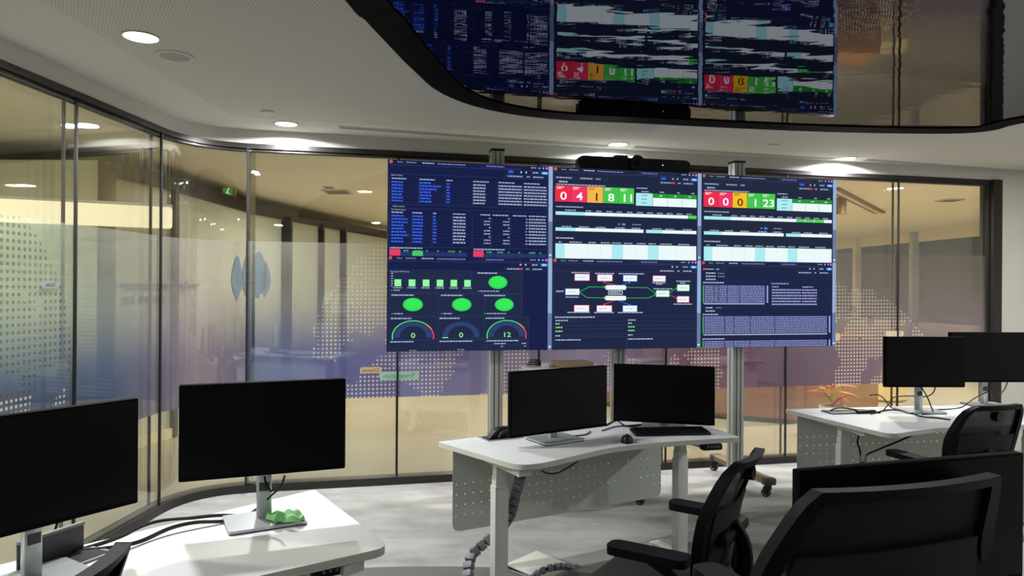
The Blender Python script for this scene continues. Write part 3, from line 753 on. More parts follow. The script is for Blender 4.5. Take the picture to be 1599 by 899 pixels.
# stand: three extruded columns on castored feet
def profile(t, w_, d_, z0, z1):
    mb = MB()
    mb.rbox((0, 0, (z0+z1)/2), (w_, d_, z1-z0), M['alu'], .006)
    for x in (-.018, .018): mb.box((x, -d_/2-.0005, (z0+z1)/2), (.006, .003, z1-z0-.01), M['alu_dark'])
    for s in (-1, 1): mb.box((s*(w_/2+.0005), 0, (z0+z1)/2), (.003, .008, z1-z0-.01), M['alu_dark'])
    mb.build('column', t)
    mb = MB(); mb.rbox((0, 0, z1+.008), (w_+.006, d_+.006, .018), M['blackp'], .006); mb.build('end_cap', t)
def caster(parent, x, y, top, yaw):
    mb = MB()
    c = Vector((x, y, 0)); f = Matrix.Rotation(yaw, 4, 'Z')
    def L(a, b, z): return c + (f @ Vector((a, b, 0))) + Vector((0, 0, z))
    mb.cyl(L(0, 0, top-.012), L(0, 0, top), .02, M['blackp'])
    mb.rbox(L(0, .008, top-.025), (.044, .05, .03), M['blackp'], .008, yaw)
    for s in (-1, 1): mb.rbox(L(s*.021, .016, .05), (.008, .036, .06), M['blackp'], .003, yaw)
    k = mb.build('caster', parent)
    mb = MB(); mb.cyl(L(-.016, .022, .031), L(.016, .022, .031), .031, M['rubber'], n=20); mb.cyl(L(-.018, .022, .031), L(.018, .022, .031), .019, M['chrome'], n=16); mb.build('wheel', k)
for px, lab in ((773, 'left aluminium column stand behind the bottom left screen'), (965, 'middle aluminium column stand behind the flow diagram screen'), (1148, 'right aluminium column stand whose castored foot shows past the chair')):
    d = ray(px, 640).x; Yp = (5.047 + .2317*.881)/(1 - .2317*d) + .155
    t = thing('video_wall_stand', lab, 'stand', (d*Yp, Yp, 0), ang(WDIR), 'video wall stands')
    profile(t, .098, .10, .095, 2.572)
    mb = MB(); mb.rbox((0, -.085, .118), (.085, 1.0 - .19, .05), M['bronze'], .012); mb.build('foot', t)
    for s, y in ((-1, -.48), (1, .30)):
        mb = MB(); mb.rbox((0, y, .118), (.10, .06, .056), M['darkgrey'], .014); mb.build('foot_cap', t)
        caster(t, .0, y+.02*s*0, .092, .5)
t = thing('video_wall_rail', 'aluminium cross rails tying the video wall screens to their columns', 'rail', (VL.x, VL.y, 0), ang(WDIR))
mb = MB()
for z in (2.2, 2.0, 1.5, 1.32): mb.rbox((PW*1.5, .098, z), (PW*2.9, .014, .05), M['alu'], .004)
mb.build('rail', t)
# conference bar
A = at_y(900, 250, 5.43); B = at_y(1078, 258, 5.60)
c = (A+B)/2; L = (B-A).length
t = thing('conference_bar', 'long black rounded conference camera bar on top of the middle screen', 'conference bar', (c.x, c.y+.03, 2.505), ang(WDIR))
mb = MB(); prof = round_poly([(-L/2, -.052), (L/2, -.052), (L/2, .052), (-L/2, .052)], .051, 8); n = len(prof)
mb.add([(x, y, z) for y in (-.04, .04) for x, z in prof], [tuple(range(n)), tuple(range(2*n-1, n-1, -1))] + [(i, (i+1) % n, n+(i+1) % n, n+i) for i in range(n)], M['blackp']); mb.build('body', t)
mb = MB(); mb.cyl((.01, -.052, .012), (.01, .035, .012), .062, M['blackp'], n=32); k = mb.build('camera_housing', t)
mb = MB(); mb.cyl((.01, -.055, .01), (.01, -.05, .01), .022, M['blackg'], n=24); mb.build('lens', k)
mb = MB(); mb.cyl((.225, -.042, .006), (.225, -.039, .006), .005, emit((120, 255, 220), 1.5), n=10); mb.build('status_light', t)
mb = MB(); mb.rbox((-.14, -.01, -.06), (.05, .05, .03), M['offwhite'], .004); mb.rbox((.1, .01, -.06), (.2, .04, .02), M['blackp'], .004); mb.build('mount_bracket', t)

# ------------------------------------------------------------ desks
DZ = .74
def holes_mat():
    m = mat('perforated_panel', (190, 197, 189), .5); h = NT(m); nt = m.node_tree; b = nt.nodes['Principled BSDF']
    uv = h.new('ShaderNodeUVMap'); sp = h.new('ShaderNodeSeparateXYZ'); h.link(uv.outputs[0], sp.inputs[0])
    a = h.m('SUBTRACT', h.m('FRACT', h.m('DIVIDE', sp.outputs[0], .05)), .5); c = h.m('SUBTRACT', h.m('FRACT', h.m('DIVIDE', sp.outputs[1], .056)), .5)
    d = h.m('SQRT', h.m('ADD', h.m('MULTIPLY', a, a), h.m('MULTIPLY', c, c)))
    dot = h.m('MULTIPLY', h.m('LESS_THAN', d, .07), h.m('MULTIPLY', h.m('GREATER_THAN', sp.outputs[1], .056), h.m('LESS_THAN', sp.outputs[1], .28)))
    tr = h.new('ShaderNodeBsdfTransparent'); mx = h.new('ShaderNodeMixShader')
    h.link(dot, mx.inputs[0]); h.link(b.outputs[0], mx.inputs[1]); h.link(tr.outputs[0], mx.inputs[2]); h.link(mx.outputs[0], nt.nodes['Material Output'].inputs[0]); return m
M['perf'] = holes_mat()
def desk(label, top, rad, panel, pz0, legs, legdir, ctrl, loc):
    """top: plan polygon; panel: two plan points; legs: plan points; everything is stored relative to loc"""
    o = Vector(loc); t = thing('sit_stand_desk', label, 'desk', (o.x, o.y, 0), 0, 'ring desks')
    rel = lambda p: (p[0]-o.x, p[1]-o.y)
    mb = MB(); pl = round_poly([rel(p) for p in top], rad, 8); mb.prism(pl, DZ-.026, DZ-.002, M['desk_edge'], None, True)
    n = len(pl); mb.prism([(x, y) for x, y in pl], DZ-.002, DZ, M['desk']); mb.build('desktop', t)
    a, b = Vector(rel(panel[0])), Vector(rel(panel[1])); d = (b-a).normalized(); nn = Vector((d.y, -d.x)); L = (b-a).length; H = DZ-.03-pz0
    prof = round_poly([(0, H), (L, H), (L, 0), (0, 0)], [0, 0, .05, .05], 6); k = len(prof)
    mb = MB(); mb.add([(a.x+d.x*x+nn.x*w_, a.y+d.y*x+nn.y*w_, pz0+z) for w_ in (0, .002) for x, z in prof], [tuple(range(k)), tuple(range(2*k-1, k-1, -1))] + [(i, (i+1) % k, k+(i+1) % k, k+i) for i in range(k)], M['perf'])
    ob = mb.build('modesty_panel', t); ul = ob.data.uv_layers.new(name='UVMap')
    for lp in ob.data.loops:
        co_ = ob.data.vertices[lp.vertex_index].co; ul.data[lp.index].uv = ((Vector((co_.x, co_.y))-a).dot(d)+.003, co_.z-pz0)
    for s in (.15, .85):
        mb = MB(); q = a + d*L*s - nn*.012; mb.box((q.x, q.y, DZ-.05), (.06, .025, .05), M['leg'], ang(d))
        mb.build('panel_bracket', t)
    la_ = []
    for lg in legs:
        q = rel(lg); ld = legdir; rz = ang(ld)
        mb = MB(); mb.rbox((q[0], q[1], .30), (.075, .055, .56), M['leg'], .004, rz); mb.rbox((q[0], q[1], .575), (.066, .047, .10), M['leg'], .003, rz); mb.box((q[0], q[1], .66), (.057, .04, .09), M['leg'], rz)
        lo = mb.build('leg', t)
        mb = MB(); mb.rbox((q[0], q[1], .018), (.08, .46, .03), M['leg'], .008, rz); mb.build('foot', lo)
        mb = MB(); mb.box((q[0], q[1], DZ-.045), (.07, .50, .032), M['leg'], rz); mb.build('support_arm', lo)
    x0, x1 = Vector(rel(legs[0])), Vector(rel(legs[1])); md = (x0+x1)/2; bd = x1-x0
    mb = MB(); mb.box((md.x, md.y, DZ-.05), (bd.length, .04, .035), M['leg'], ang(bd)); mb.build('crossbar', t)
    if ctrl:
        q = rel(ctrl[0]); mb = MB(); mb.rbox((q[0], q[1], DZ-.046), (.12, .05, .036), M['blackp'], .01, ang(ctrl[1])); k = mb.build('height_control', t)
        mb = MB(); dd = Vector(ctrl[1]).normalized(); nd = Vector((dd.y, -dd.x))
        for s in (-.03, -.01, .01, .03): mb.cyl((q[0]+dd.x*s+nd.x*.024, q[1]+dd.y*s+nd.y*.024, DZ-.043), (q[0]+dd.x*s+nd.x*.027, q[1]+dd.y*s+nd.y*.027, DZ-.043), .005, M['greyp'], n=8)
        mb.build('buttons', k)
    return t
# centre desk
A = Vector((-.384, 3.759)); Bc = Vector((1.05, 4.67)); Cc = Vector((1.258, 3.924)); Dc = Vector((.03, 3.262))
fr = spline([(1.258, 3.924, 0), (1.02, 3.855, 0), (.80, 3.78, 0), (.525, 3.655, 0), (.30, 3.455, 0), (.15, 3.32, 0)], 4)
top = [A, Bc] + [Vector((p.x, p.y)) for p in fr] + [Vector((.04, 3.262))]
rads = [.01, .01] + [.008] + [.02]*(len(fr)-1) + [.09]
desk_c = desk('white sit-stand desk in the middle with a perforated grey modesty panel, before the video wall', top, rads, (Vector((-.31, 3.766+.05)), Vector((.945, 4.456+.05))), .245, [Vector((-.055, 3.53)), Vector((.975, 4.12))], Vector((.87, .49)), (Vector((1.09, 3.90)), Vector((.97, .22))), (.4, 4.0))
# left desk
top = [Vector((-2.0, 1.47)), Vector((-.784, 2.86)), Vector((-.375, 2.235)), Vector((-.55, 2.11)), Vector((-.72, 1.99)), Vector((-.93, 1.81)), Vector((-1.12, 1.58)), Vector((-1.28, 1.30)), Vector((-1.40, 1.03))]
desk_l = desk('white sit-stand desk in the left foreground carrying two monitors and a green cloth', top, [.01, .02, .06, .03, .05, .05, .05, .05, .03], (Vector((-1.90, 1.50)), Vector((-.86, 2.69))), .26, [Vector((-.66, 2.34)), Vector((-1.50, 1.45))], Vector((.66, .75)), (Vector((-.545, 2.175)), Vector((.84, .55))), (-1.1, 2.0))
# right desk
top = [Vector((1.861, 4.859)), Vector((3.52, 5.15)), Vector((3.66, 4.46)), Vector((3.2, 4.36)), Vector((2.85, 4.30)), Vector((2.49, 4.216)), Vector((2.30, 4.12)), Vector((2.14, 4.02))]
desk_r = desk('white sit-stand desk at the right, before the glass, strewn with loose cables', top, [.01, .01, .03, .05, .05, .05, .05, .10], (Vector((1.935, 4.84)), Vector((3.44, 5.10))), .30, [Vector((2.10, 4.52)), Vector((3.45, 4.76))], Vector((.985, .17)), None, (2.7, 4.7))
# near right desk, below the frame
top = [Vector((.70, 2.02)), Vector((2.15, 2.46)), Vector((2.30, 1.74)), Vector((1.85, 1.72)), Vector((1.4, 1.60)), Vector((1.0, 1.42)), Vector((.86, 1.36))]
desk_n = desk('white sit-stand desk under the large near monitor, mostly below the picture', top, [.01, .01, .03, .05, .05, .05, .06], (Vector((.80, 2.00)), Vector((2.05, 2.38))), .26, [Vector((.98, 1.72)), Vector((2.0, 2.04))], Vector((.957, .29)), None, (1.5, 1.9))

# ------------------------------------------------------------ monitors
def monitor(label, a, b, zt, H, yaw_base=None, base_z=DZ, pole_dx=0.0, tilt=0, based=.20, poley=.075, group='desk monitors'):
    """a, b: plan points of the left and right screen edges; zt: top height"""
    a, b = Vector(a), Vector(b); c = (a+b)/2; d = b-a; Wm = d.length; zb = zt-H
    t = thing('monitor', label, 'monitor', (c.x, c.y, base_z), ang(d), group)
    z = lambda v: v-base_z
    mb = MB(); mb.rbox((0, .016, z(zt-H/2)), (Wm, .03, H), M['bezel'], .005); mb.rbox((0, .045, z(zt-H*.5)), (Wm*.55, .035, H*.5), M['darkgrey'], .012); mb.build('housing', t)
    mb = MB(); mb.box((0, .0, z(zt-H/2+.005)), (Wm-.012, .003, H-.022), M['screen_off']); mb.build('screen', t)
    mb = MB(); ph = zt-H*.40-base_z
    mb.rbox((pole_dx, poley, ph/2+.006), (.05, .028, ph), M['silver'], .01); mb.box((pole_dx, poley-.0145, min(.12, ph*.5)), (.034, .001, .03), M['darkgrey']); mb.build('stand_pole', t)
    mb = MB(); q = round_poly([(-.125, -based/2), (.125, -based/2), (.125, based/2), (-.125, based/2)], .012); rb = Matrix.Rotation(yaw_base or 0, 2)
    q = [rb @ Vector(p) + Vector((pole_dx, poley-.02)) for p in q]; mb.prism([tuple(p) for p in q], 0, .004, M['blackp']); mb.prism([tuple(p) for p in q], .004, .013, M['silver']); mb.build('stand_base', t)
    return t
monitor('black monitor on the centre desk, left of its pair, beside the black cable flap', (-.003, 3.598), (.5285, 3.939), 1.127, .335)
monitor('black monitor on the centre desk behind the keyboard and mouse', (.600, 4.204), (1.158, 4.067), 1.109, .336)
monitor('black monitor on the left desk with the green cloth on its foot', (-1.076, 2.315), (-.581, 2.513), 1.228, .316, yaw_base=.12, based=.19, poley=.07)
monitor('black monitor at the left picture edge, cut off by it', (-1.397, 1.697), (-1.116, 2.146), 1.213, .315, poley=.06)
monitor('black monitor on the right desk, in front of and left of the edge one', (2.47, 4.73), (3.012, 4.745), 1.245, .335, yaw_base=-.05)
monitor('black monitor at the right picture edge, tucked behind another on the right desk', (3.06, 4.99), (3.66, 5.02), 1.262, .35)
monitor('large black monitor near the camera at lower right, behind the close chair back', (.684, 1.69), (1.364, 1.90), 1.122, .335, poley=.11)

# ------------------------------------------------------------ chairs (face +Y in their own frame, origin on the floor)
def make_chair(label, lift=0.0, wide=1.0, flat=1.0):
    t = thing('office_chair', label, 'office chair', (0, 0, 0), 0, 'task chairs')
    zb0, zb1 = .50+lift, .955+lift
    def half(v): return .185 + .05*math.sin(min(1, v/.62)*math.pi/2) - (max(0, v-.55)/.45)**1.6*.055
    half0 = half; half = half0 if wide == 1 else (lambda v: .30+.08*min(1, v/.3) if v < .3 else .38-.10*((v-.3)/.7)**1.3)
    def surf(u, v):
        x = u*half(v); z = zb0 + (zb1-zb0)*v
        y = -.21 - .10*v - .06*max(0, v-.6) + .035*(u*u) + .03*math.sin(v*math.pi)*.6
        return Vector((x, y, z))
    nu, nv = 16, 18
    def clampuv(u, v):
        # rounded top and bottom corners
        cv = .16
        if v > 1-cv:
            k = (v-(1-cv))/cv; s = 1 - .22*flat*k**3; u = u*s
        if v < cv:
            k = (cv-v)/cv; u = u*(1-.20*k**3)
        return u, v
    def grid(u0, u1, v0, v1, th, m, name, off=0):
        mb = MB(); vs = []; 
        for s in (0, 1):
            for j in range(nv+1):
                for i in range(nu+1):
                    u = u0+(u1-u0)*i/nu; v = v0+(v1-v0)*j/nv; p = surf(*clampuv(u, v)); vs.append(p + Vector((0, off+(th if s else 0), 0)))
        K = (nu+1)*(nv+1); fs = []
        for j in range(nv):
            for i in range(nu):
                q = j*(nu+1)+i; fs += [(q, q+1, q+nu+2, q+nu+1), (K+q+1, K+q, K+q+nu+1, K+q+nu+2)]
        rim = [i for i in range(nu+1)] + [(j*(nu+1)+nu) for j in range(1, nv+1)] + [nv*(nu+1)+i for i in range(nu-1, -1, -1)] + [j*(nu+1) for j in range(nv-1, 0, -1)]
        for a_, b_ in zip(rim, rim[1:]+rim[:1]): fs.append((b_, a_, K+a_, K+b_))
        mb.add(vs, fs, m, True); return mb.build(name, t)
    grid(-.9, .9, .05, .95, .004, M['mesh'], 'mesh_back', .008)
    # frame round the mesh
    mb = MB(); loop = []
    n = 14
    for i in range(n): loop.append((-1+2*i/n, 0))
    for i in range(n): loop.append((1, i/n))
    for i in range(n): loop.append((1-2*i/n, 1))
    for i in range(n): loop.append((-1, 1-i/n))
    pin = [surf(*clampuv(u*.86, .06+.88*v)) for u, v in loop]; pout = [surf(*clampuv(u, v)) for u, v in loop]; Nn = len(loop)
    ring = [p+Vector((0, -.016, 0)) for p in pout] + [p+Vector((0, -.014, 0)) for p in pin] + [p+Vector((0, .022, 0)) for p in pin] + [p+Vector((0, .020, 0)) for p in pout]
    fs = []
    for i in range(Nn):
        j = (i+1) % Nn
        for k in range(4): fs.append((k*Nn+i, k*Nn+j, ((k+1) % 4)*Nn+j, ((k+1) % 4)*Nn+i))
    mb.add(ring, fs, M['chairp'], True); mb.build('back_frame', t)
    # spine, lumbar carrier and hook
    grid(-.80, .80, .10, .62, .012, M['chairf'], 'lumbar_pad', -.016)
    mb = MB(); sp = [Vector((0, -.25, zb0+.20)), Vector((0, -.29, zb0+.13)), Vector((0, -.29, zb0+.02)), Vector((0, -.22, zb0-.07)), Vector((0, -.10, zb0-.09))]
    mb.tube(spline(sp, 6), .035, M['chairp'], 10, .7); mb.rbox((0, -.25, zb0+.17), (.30, .05, .05), M['chairp'], .02); mb.build('back_support', t)
    mb = MB(); p = surf(0, .86 if wide == 1 else .3); mb.cyl(p+Vector((0, -.022, 0)), p+Vector((0, .02, 0)), .026, M['blackg'], n=20); mb.build('coat_hook', t)
    # seat
    sh = .455+lift
    mb = MB(); prof = []
    po = round_poly([(-.235, -.21), (.235, -.21), (.25, .25), (-.25, .25)], [.07, .07, .11, .11], 6)
    for s, z in ((.90, -.055), (.99, -.04), (1.0, -.015), (.97, .0), (.85, .008)): prof.append([(x*s, y*s, sh+z) for x, y in po])
    k = len(po); vs = [v for r_ in prof for v in r_]
    fs = [(i*k+j, i*k+(j+1) % k, (i+1)*k+(j+1) % k, (i+1)*k+j) for i in range(len(prof)-1) for j in range(k)]
    mb.add(vs, fs, M['chairf'], True); mb.add(vs, [tuple(range(k-1, -1, -1)), tuple(range((len(prof)-1)*k, len(prof)*k))], M['chairf'], True); mb.build('seat', t)
    mb = MB(); mb.rbox((0, -.02, sh-.085), (.20, .26, .06), M['chairp'], .02); mb.rbox((0, -.02, sh-.062), (.36, .36, .016), M['chairp'], .006); mb.build('seat_mechanism', t)
    # arms
    for s in (-1, 1):
        mb = MB(); pts = [(s*.18, -.14, sh-.07), (s*.27, -.16, sh-.05), (s*.295, -.17, sh+.03), (s*.295, -.13, sh+.12), (s*.295, -.04, sh+.168)]
        mb.tube(spline(pts, 5), .024, M['chairp'], 10, .75); ar = mb.build('armrest', t)
        mb = MB(); q = round_poly([(-.045, -.19), (.045, -.19), (.052, .10), (-.035, .10)], .035, 5)
        q = [(s*.295 + s*x, y) for x, y in q]
        if s < 0: q = q[::-1]
        mb.prism(q, sh+.165, sh+.195, M['chairp'], None, True); mb.build('arm_pad', ar)
    # column and five-star base
    mb = MB(); mb.cyl((0, 0, .10), (0, 0, .30), .028, M['chairp']); mb.cyl((0, 0, .28), (0, 0, sh-.09), .016, M['chrome']); mb.build('gas_lift', t)
    for i in range(5):
        a_ = R(72*i+20); d = Vector((math.cos(a_), math.sin(a_), 0))
        mb = MB(); mb.tube([d*.02+Vector((0, 0, .12)), d*.15+Vector((0, 0, .105)), d*.29+Vector((0, 0, .075))], [.03, .024, .017], M['chairp'], 8, .8); lg = mb.build('base_leg', t)
        mb = MB(); n2 = Vector((-d.y, d.x, 0)); c_ = d*.30+Vector((0, 0, .028))
        mb.cyl(c_-n2*.022, c_-n2*.006, .027, M['rubber'], n=16); mb.cyl(c_+n2*.006, c_+n2*.022, .027, M['rubber'], n=16); mb.cyl(d*.30+Vector((0, 0, .03)), d*.30+Vector((0, 0, .078)), .008, M['blackp'], n=8); mb.build('caster', lg)
    return t
def mesh_mat():
    m = mat('black_mesh', (20, 20, 23), .8); h = NT(m); nt = m.node_tree; b = nt.nodes['Principled BSDF']
    tr = h.new('ShaderNodeBsdfTransparent'); mx = h.new('ShaderNodeMixShader'); mx.inputs[0].default_value = .2
    h.link(b.outputs[0], mx.inputs[1]); h.link(tr.outputs[0], mx.inputs[2]); h.link(mx.outputs[0], nt.nodes['Material Output'].inputs[0]); return m
M['mesh'] = mesh_mat()
def place(t, x, y, f, label=None):
    t.location = (x, y, 0); t.rotation_euler.z = math.atan2(-f[0], f[1])
    if label: t['label'] = label
    return t
ch = make_chair('black office chair seen from the side in front of the centre desk')
place(ch, .60, 2.745, (-.84, .543))
place(copy_tree(ch), 2.47, 4.05, (-.27, .96), 'black mesh-backed office chair with its back to the camera at the right desk')
place(make_chair('black office chair whose back top pokes up in front of the left desk', .03), -1.16, 1.43, (-.95, -.02))
near = make_chair('black office chair closest to the camera, its back slanting across the large near monitor', .145, 1.5, .25)
place(near, .85, 1.972, (-.30, .955))

# ------------------------------------------------------------ things on the desks
def cable(label, pts, r=.004, name='cable', n=8):
    mb = MB(); mb.tube(spline(pts, n), r, M['blackp'], 7); return tag(mb.build(name), label, 'cable', None)
def D(px, py, lift=.005): p = at_z(px, py, DZ+lift); return p
# left desk
q = at_z(446, 812, DZ+.013)
mb = MB(); n = 14
rnd = random.Random(3); vs = []
for j in range(n+1):
    for i in range(n+1):
        u, v = i/n, j/n
        h = .010 + .016*abs(math.sin(u*7+v*2.2))*(1-abs(u-.5)) + .012*max(0, math.sin(v*8-u*4)) + rnd.uniform(0, .002)
        if i in (0, n) or j in (0, n): h *= .35
        vs.append(((u-.5)*.098+.012*math.sin(v*5), (v-.5)*.072+.012*math.sin(u*6), h))
vs += [(x, y, max(z-.003, .0005)) for x, y, z in vs]; K = (n+1)**2; fs = []
for j in range(n):
    for i in range(n):
        k = j*(n+1)+i; fs += [(k, k+1, k+n+2, k+n+1), (K+k+1, K+k, K+k+n+1, K+k+n+2)]
rim = list(range(n+1)) + [j*(n+1)+n for j in range(1, n+1)] + [n*(n+1)+i for i in range(n-1, -1, -1)] + [j*(n+1) for j in range(n-1, 0, -1)]
for a_, b_ in zip(rim, rim[1:]+rim[:1]): fs.append((b_, a_, K+a_, K+b_))
mb.add(vs, fs, M['cloth'], True); tag(mb.build('cleaning_cloth', None, q, R(25)), 'crumpled bright green cleaning cloth lying on the monitor foot', 'cloth')
cable('thick black cable running along the back of the left desk to the monitor pole', [D(407, 790), D(385, 803), D(340, 804), D(300, 808), D(240, 815), D(180, 840), D(128, 857)], .0055)
cable('thick black cable curving across the left desk in front of the other one', [D(405, 795), D(388, 806), D(350, 813), D(305, 815), D(265, 824), D(220, 844), D(180, 853), D(112, 862)], .0055)
cable('thin black cable lying flat across the left desk', [D(405, 797, .003), D(380, 808, .003), D(355, 816, .003), D(300, 827, .003), D(255, 838, .003), D(200, 858, .003)], .0018)
P = at_y(425, 742, 2.70)
cable('black cable looping from the monitor back to the pole on the left desk', [at_y(445, 742, 2.47), at_y(438, 760, 2.46), at_y(425, 772, 2.45), at_y(417, 780, 2.445)], .0035)
cable('short black cable hanging behind the left desk monitor pole', [at_y(413, 744, 2.46), at_y(416, 757, 2.45), at_y(424, 768, 2.445)], .0035)
# upright flap of the left desk cable box
a_, b_ = at_z(62, 886, DZ), at_z(112, 868, DZ); d_ = (b_-a_); c_ = (a_+b_)/2
t = thing('cable_box', 'dark grey cable box with its lid standing open on the left desk', 'cable box', c_, ang(d_), 'desk cable boxes')
mb = MB(); mb.rbox((.0, .02, .043), (.20, .008, .075), M['darkgrey'], .003); mb.rbox((.0, .018, .083), (.20, .014, .01), M['greyp'], .003); mb.build('lid', t)
mb = MB(); mb.box((.0, -.035, .003), (.24, .12, .006), M['greyp']); mb.box((.0, -.035, .006), (.21, .095, .003), M['blackp']); mb.build('tray', t)
cable('black cable arching over the open cable box on the left desk', [at_y(90, 815, 2.16), at_y(82, 835, 2.15), at_y(60, 855, 2.13), at_y(35, 875, 2.10)], .004)
cable('black cable hook behind the edge monitor on the left desk', [at_y(52, 842, 2.2), at_y(56, 833, 2.2), at_y(62, 842, 2.2), at_y(63, 862, 2.2)], .004)

# centre desk
a_, b_ = at_z(757, 676, DZ), at_z(803, 676, DZ)
t = thing('cable_box', 'black cable box flap propped open at the left end of the centre desk', 'cable box', at_z(782, 683, DZ), R(30), 'desk cable boxes')
mb = MB(); mb.box((0, 0, .002), (.22, .12, .004), M['silver']); mb.box((0, 0, .004), (.19, .09, .003), M['blackp']); mb.build('tray', t)
mb = MB(); q = [(-.085, .004), (-.05, .04), (-.02, .055), (.03, .058), (.085, .05), (.085, .004)]
mb.add([(x, y, z) for y in (-.025, .02) for x, z in q], [tuple(range(6)), tuple(range(11, 5, -1))] + [(i, (i+1) % 6, 6+(i+1) % 6, 6+i) for i in range(6)], M['blackp'], False)
mb.tube(spline([(-.03, -.03, .006), (-.01, -.03, .035), (.03, -.03, .045), (.09, -.03, .04)], 5), .006, M['darkgrey']); mb.build('flap', t)
# mouse
t = thing('mouse', 'black computer mouse beside the keyboard on the centre desk', 'mouse', at_z(979, 690, DZ), R(-12))
mb = MB(); prof = [(0, 0), (.6, 0)]; vs = []; nu, nv = 20, 8
for j in range(nv+1):
    v = j/nv*math.pi/2
    for i in range(nu):
        u = 2*math.pi*i/nu; x = .033*math.cos(u)*math.cos(v)**.6; y = .052*math.sin(u)*math.cos(v)**.6; z = .038*math.sin(v)*(1-.25*math.sin(u)*.6)
        vs.append((x, y, z))
mb.add(vs, [(j*nu+i, j*nu+(i+1) % nu, (j+1)*nu+(i+1) % nu, (j+1)*nu+i) for j in range(nv) for i in range(nu)] + [tuple(range(nu-1, -1, -1))], M['blackp'], True); mb.build('body', t)
mb = MB(); mb.cyl((-.004, .03, .028), (.004, .03, .028), .010, M['darkgrey'], n=14); mb.build('scroll_wheel', t)
# keyboard
a_, b_ = at_z(990, 683, DZ), at_z(1107, 681, DZ); d_ = b_-a_; c_ = at_z(1046, 676.5, DZ)
t = thing('keyboard', 'black keyboard lying in front of the right monitor on the centre desk', 'keyboard', c_, ang(d_))
KW, KD = .43, .135
mb = MB(); mb.rbox((0, 0, .010), (KW, KD, .018), M['blackp'], .006, 0, Matrix.Rotation(R(3), 4, 'X')); mb.build('case', t)
mb = MB()
for r_ in range(5):
    x = -KW/2+.014; y = KD/2-.022-r_*.0225; wds = [.0185]*22
    if r_ == 4: wds = [.024]*3 + [.11] + [.024]*4 + [.0185]*7
    for w_ in wds:
        if x+w_ > KW/2-.008: break
        z = .0215 + y*math.tan(R(3)); mb.box((x+w_/2, y, z), (w_-.003, .0185, .007), M['darkgrey'] if False else M['blackp']); x += w_
mb.build('keys', t)
mb = MB()
for i in range(8):
    mb.box((-KW/2+.03+i*.017, KD/2-.025-(i % 3)*.022, .0262), (.004, .004, .0006), M['offwhite'])
mb.build('key_legends', t)
cable('black cable from behind the left centre monitor to the right one', [D(945, 664), D(962, 656), D(975, 664), D(990, 665), D(1020, 659), D(1050, 655)], .0045)
cable('second black cable snaking between the two centre monitors', [D(940, 672), D(960, 666), D(985, 664), D(1015, 661), D(1040, 662)], .0035)
cable('black cable drooping under the front edge of the centre desk', [at_y(846, 735, 3.43), at_y(856, 739, 3.48), at_y(870, 738, 3.55), at_y(885, 731, 3.62), at_y(902, 720, 3.74)], .0045)
cable('thin black cable loop at the foot of the left centre monitor', [D(880, 681), D(900, 680), D(915, 678), D(922, 673)], .0035)
def chain(label, pts, n, w_=.036, name='cable_chain'):
    sp = spline(pts, 12); L = [0]
    for a, b in zip(sp[:-1], sp[1:]): L.append(L[-1]+(b-a).length)
    mb = MB()
    def at(s):
        for i in range(len(L)-1):
            if L[i+1] >= s: k = (s-L[i])/max(1e-9, L[i+1]-L[i]); return sp[i].lerp(sp[i+1], k), (sp[i+1]-sp[i]).normalized()
        return sp[-1], (sp[-1]-sp[-2]).normalized()
    for i in range(n):
        p, d = at((i+.5)*L[-1]/n); ax = d.cross(Vector((.3, .9, .1))).normalized(); up = ax.cross(d)
        T = Matrix((ax, up, d)).transposed().to_4x4(); ln = L[-1]/n
        mb.rbox(p, (w_, w_*.8, ln*.82), M['chain'], .006, 0, T)
        mb.box(p + d*ln*.5, (w_*.45, w_*.4, ln*.5), M['blackp'], 0, T)
    return tag(mb.build(name), label, 'cable chain', 'segmented cable chains')
chain('grey segmented cable chain hanging behind the left leg of the centre desk', [at_y(813, 742, 3.52), at_y(806, 770, 3.56), at_y(796, 806, 3.60), at_y(775, 832, 3.62), at_y(748, 855, 3.58), at_y(733, 877, 3.52), at_z(727, 960, .03)], 19, .05)
# floor box
p00, p10, p11, p01 = [at_z(*q, 0) for q in ((797, 885), (846, 866), (893, 884), (835, 912))]
c_ = (p00+p10+p11+p01)/4
t = thing('floor_box', 'open square floor box with a carpeted lid set in the carpet under the centre desk', 'floor box', (c_.x, c_.y, 0), ang(p11-p01))
mb = MB(); s_ = .15
for s in (-1, 1): mb.box((0, s*s_, .004), (2*s_+.02, .02, .008), M['greyp']); mb.box((s*s_, 0, .004), (.02, 2*s_, .008), M['greyp'])
mb.build('frame', t)
mb = MB(); mb.rbox((0, .0, .012), (.27, .27, .008), M['offwhite'], .002, 0, Matrix.Rotation(R(4), 4, 'X')); mb.build('lid', t)
mb = MB(); mb.box((0, 0, .002), (.28, .28, .003), M['blackp']); mb.build('opening', t)
chain('dark segmented cable chain rising out of the open floor box', [at_z(892, 886, .02), at_z(880, 884, .05), at_z(862, 886, .065), at_z(845, 892, .05), at_z(825, 906, .02)], 8, .034)
